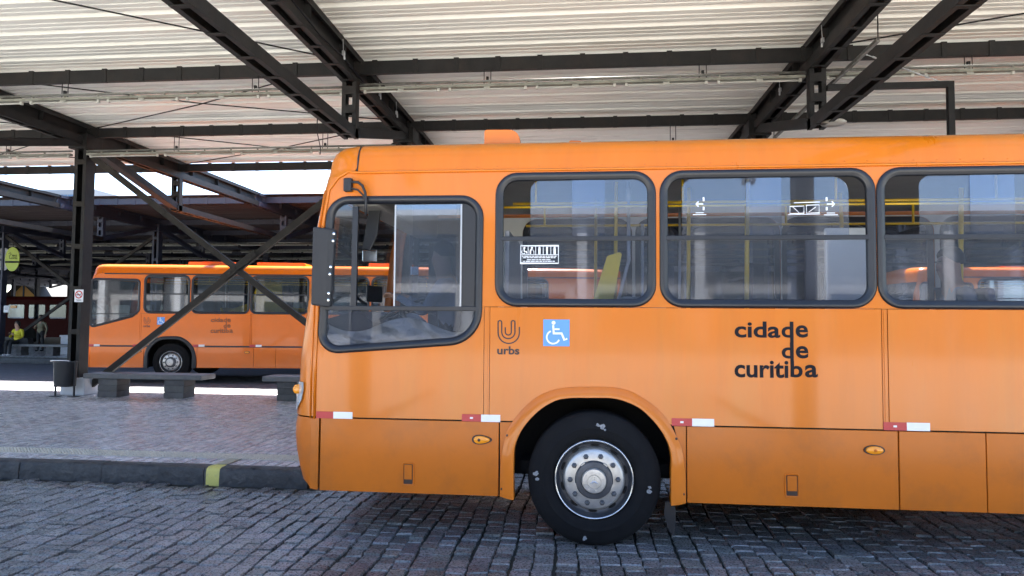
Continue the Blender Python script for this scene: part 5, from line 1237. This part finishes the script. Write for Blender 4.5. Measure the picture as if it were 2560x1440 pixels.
# ochre gabled house and the blue tower seen through the gap
def house():
    Y = 74.0; a, b, c = onY(18, 752, Y), onY(112, 752, Y), onY(62, 708, Y)
    xc, zt = c.x, c.z; hw = (b.x-a.x)/2*1.45; ze = a.z-1.1
    root = thing('gabled_house', 'ochre gabled house in the light beyond the station', 'house', (xc, Y, 0), world=True)
    m = MB(); m.plate([[(xc-hw, 0), (xc-hw, ze), (xc, zt), (xc+hw, ze), (xc+hw, 0)]], Y, Y+.3); m.box(xc-hw, xc+hw, Y+.3, Y+9, 0, ze-.05); m.build('wall', 'house_ochre', root)
    for s in (-1, 1):
        p, q = Vector((xc, Y, zt+.25)), Vector((xc+s*(hw+.5), Y, ze-.05)); d = (q-p).normalized(); nrm = Vector((0, 1, 0)).cross(d)
        m = MB(); m.axbox((p+q)/2+Vector((0, 4.3, 0)), d, (0, 1, 0), nrm, (q-p).length+.1, 9.8, .16); m.build('roof_slope', 'house_trim', root)
    w0, w1 = onY(57, 748, Y), onY(62, 714, Y); m = MB(); m.box(w0.x, w1.x, Y-.06, Y-.001, w0.z, w1.z); w_ = m.build('window', 'house_trim', root); m = MB(); m.box(w0.x+.06, w1.x-.06, Y-.07, Y-.061, w0.z+.1, w1.z-.1); m.build('pane', 'tower_blue', w_)
house()
def tower():
    Y = 120.0; a, b = onY(60, 752, Y), onY(230, 600, Y)
    root = thing('office_tower', 'pale blue glazed office block behind the ochre house', 'building', ((a.x+b.x)/2, Y, 0), world=True)
    x0, x1 = a.x-3, b.x; H_ = 26
    m = MB(); m.box(x0, x1, Y+.2, Y+14, 0, H_); m.build('wall', 'wall_white', root)
    k = 12
    for i in range(k):
        for j in range(7):
            m = MB(); xa = x0+(x1-x0)*(i+.08)/k; xb = x0+(x1-x0)*(i+.92)/k; m.box(xa, xb, Y+.08, Y+.22, .8+j*3.6, 3.4+j*3.6); m.build('window', 'tower_blue', root)
tower()

def blocker():  # added building that blocks bright sky where the background lies in shade
    Y = 47.0; x0 = onY(168, 720, Y).x; x1 = 60.0
    root = thing('sky_blocker', 'long dark building added to block the sky behind the far bus', 'building', ((x0+x1)/2, Y, 0), world=True)
    m = MB(); m.box(x0, x1, Y+.25, Y+6, 0, 5.1); m.build('wall', 'blocker_wall', root)
    k = 20; st = (x1-x0)/k
    for i in range(k):
        m = MB(); m.box(x0+i*st, x0+i*st+.3, Y, Y+.24, 0, 5.0); m.build('pier', 'blocker_wall', root)
        m = MB(); m.box(x0+i*st+.5, x0+(i+1)*st-.2, Y+.15, Y+.24, .9, 3.0); w_ = m.build('window', 'house_trim', root)
        m = MB(); m.box(x0+i*st+.6, x0+(i+1)*st-.3, Y+.13, Y+.145, 1.0, 2.9); m.build('pane', 'bus_glass_dark', w_)
blocker()

def hall():
    """unseen hall added behind the photographer to put reflections in the panes and paint."""
    Y = -26.0; x0, x1 = -42.0, 42.0
    root = thing('reflection_hall', 'low grey hall with columns, added only to shape reflections in the bus windows', 'building', (0, Y, 0), world=True)
    m = MB(); m.box(x0, x1, Y-8, Y-.3, 0, 7.2); m.build('wall', 'hall_wall', root)
    m = MB(); m.box(x0-.6, x1+.6, Y-8.4, Y+1.6, 7.2, 7.5); m.build('roof', 'wall_white', root)
    for i in range(15):
        xx = x0+i*(x1-x0)/14; m = MB(); m.box(xx-.25, xx+.25, Y+.6, Y+1.1, 0, 7.2); m.build('column', 'hall_column', root)
    for i in range(14):
        for j in range(2):
            xa = x0+(i+.15)*6; m = MB(); m.box(xa, xa+4.2, Y-.35, Y-.24, .9+3.2*j, 3.2+3.2*j); m.build('window', 'hall_glass', root)
hall()

# loose cables
p, q = onY(795, 265, 9.75), onY(800, 386, Y1C-.25)
m = MB(); m.tube([p, p.lerp(q, .3)+Vector((-.03, 0, -.12)), p.lerp(q, .7)+Vector((.02, 0, -.10)), q], .009, 6)
tag(m.build('hanging_cable', 'ink_black', smooth=True), 'thin black cable hanging below the left truss to the strip light', 'cable')
m = MB(); pts = []
for i in range(17):
    t_ = i/16; pts.append((XF[3]+.14, 5.6+(12.4-5.6)*t_, 5.34-.05*math.sin(t_*math.pi*4)**2))
m.tube(pts, .010, 6); tag(m.build('truss_cable', 'ink_black', smooth=True), 'black cable clipped along the upper chord of the left truss', 'cable')
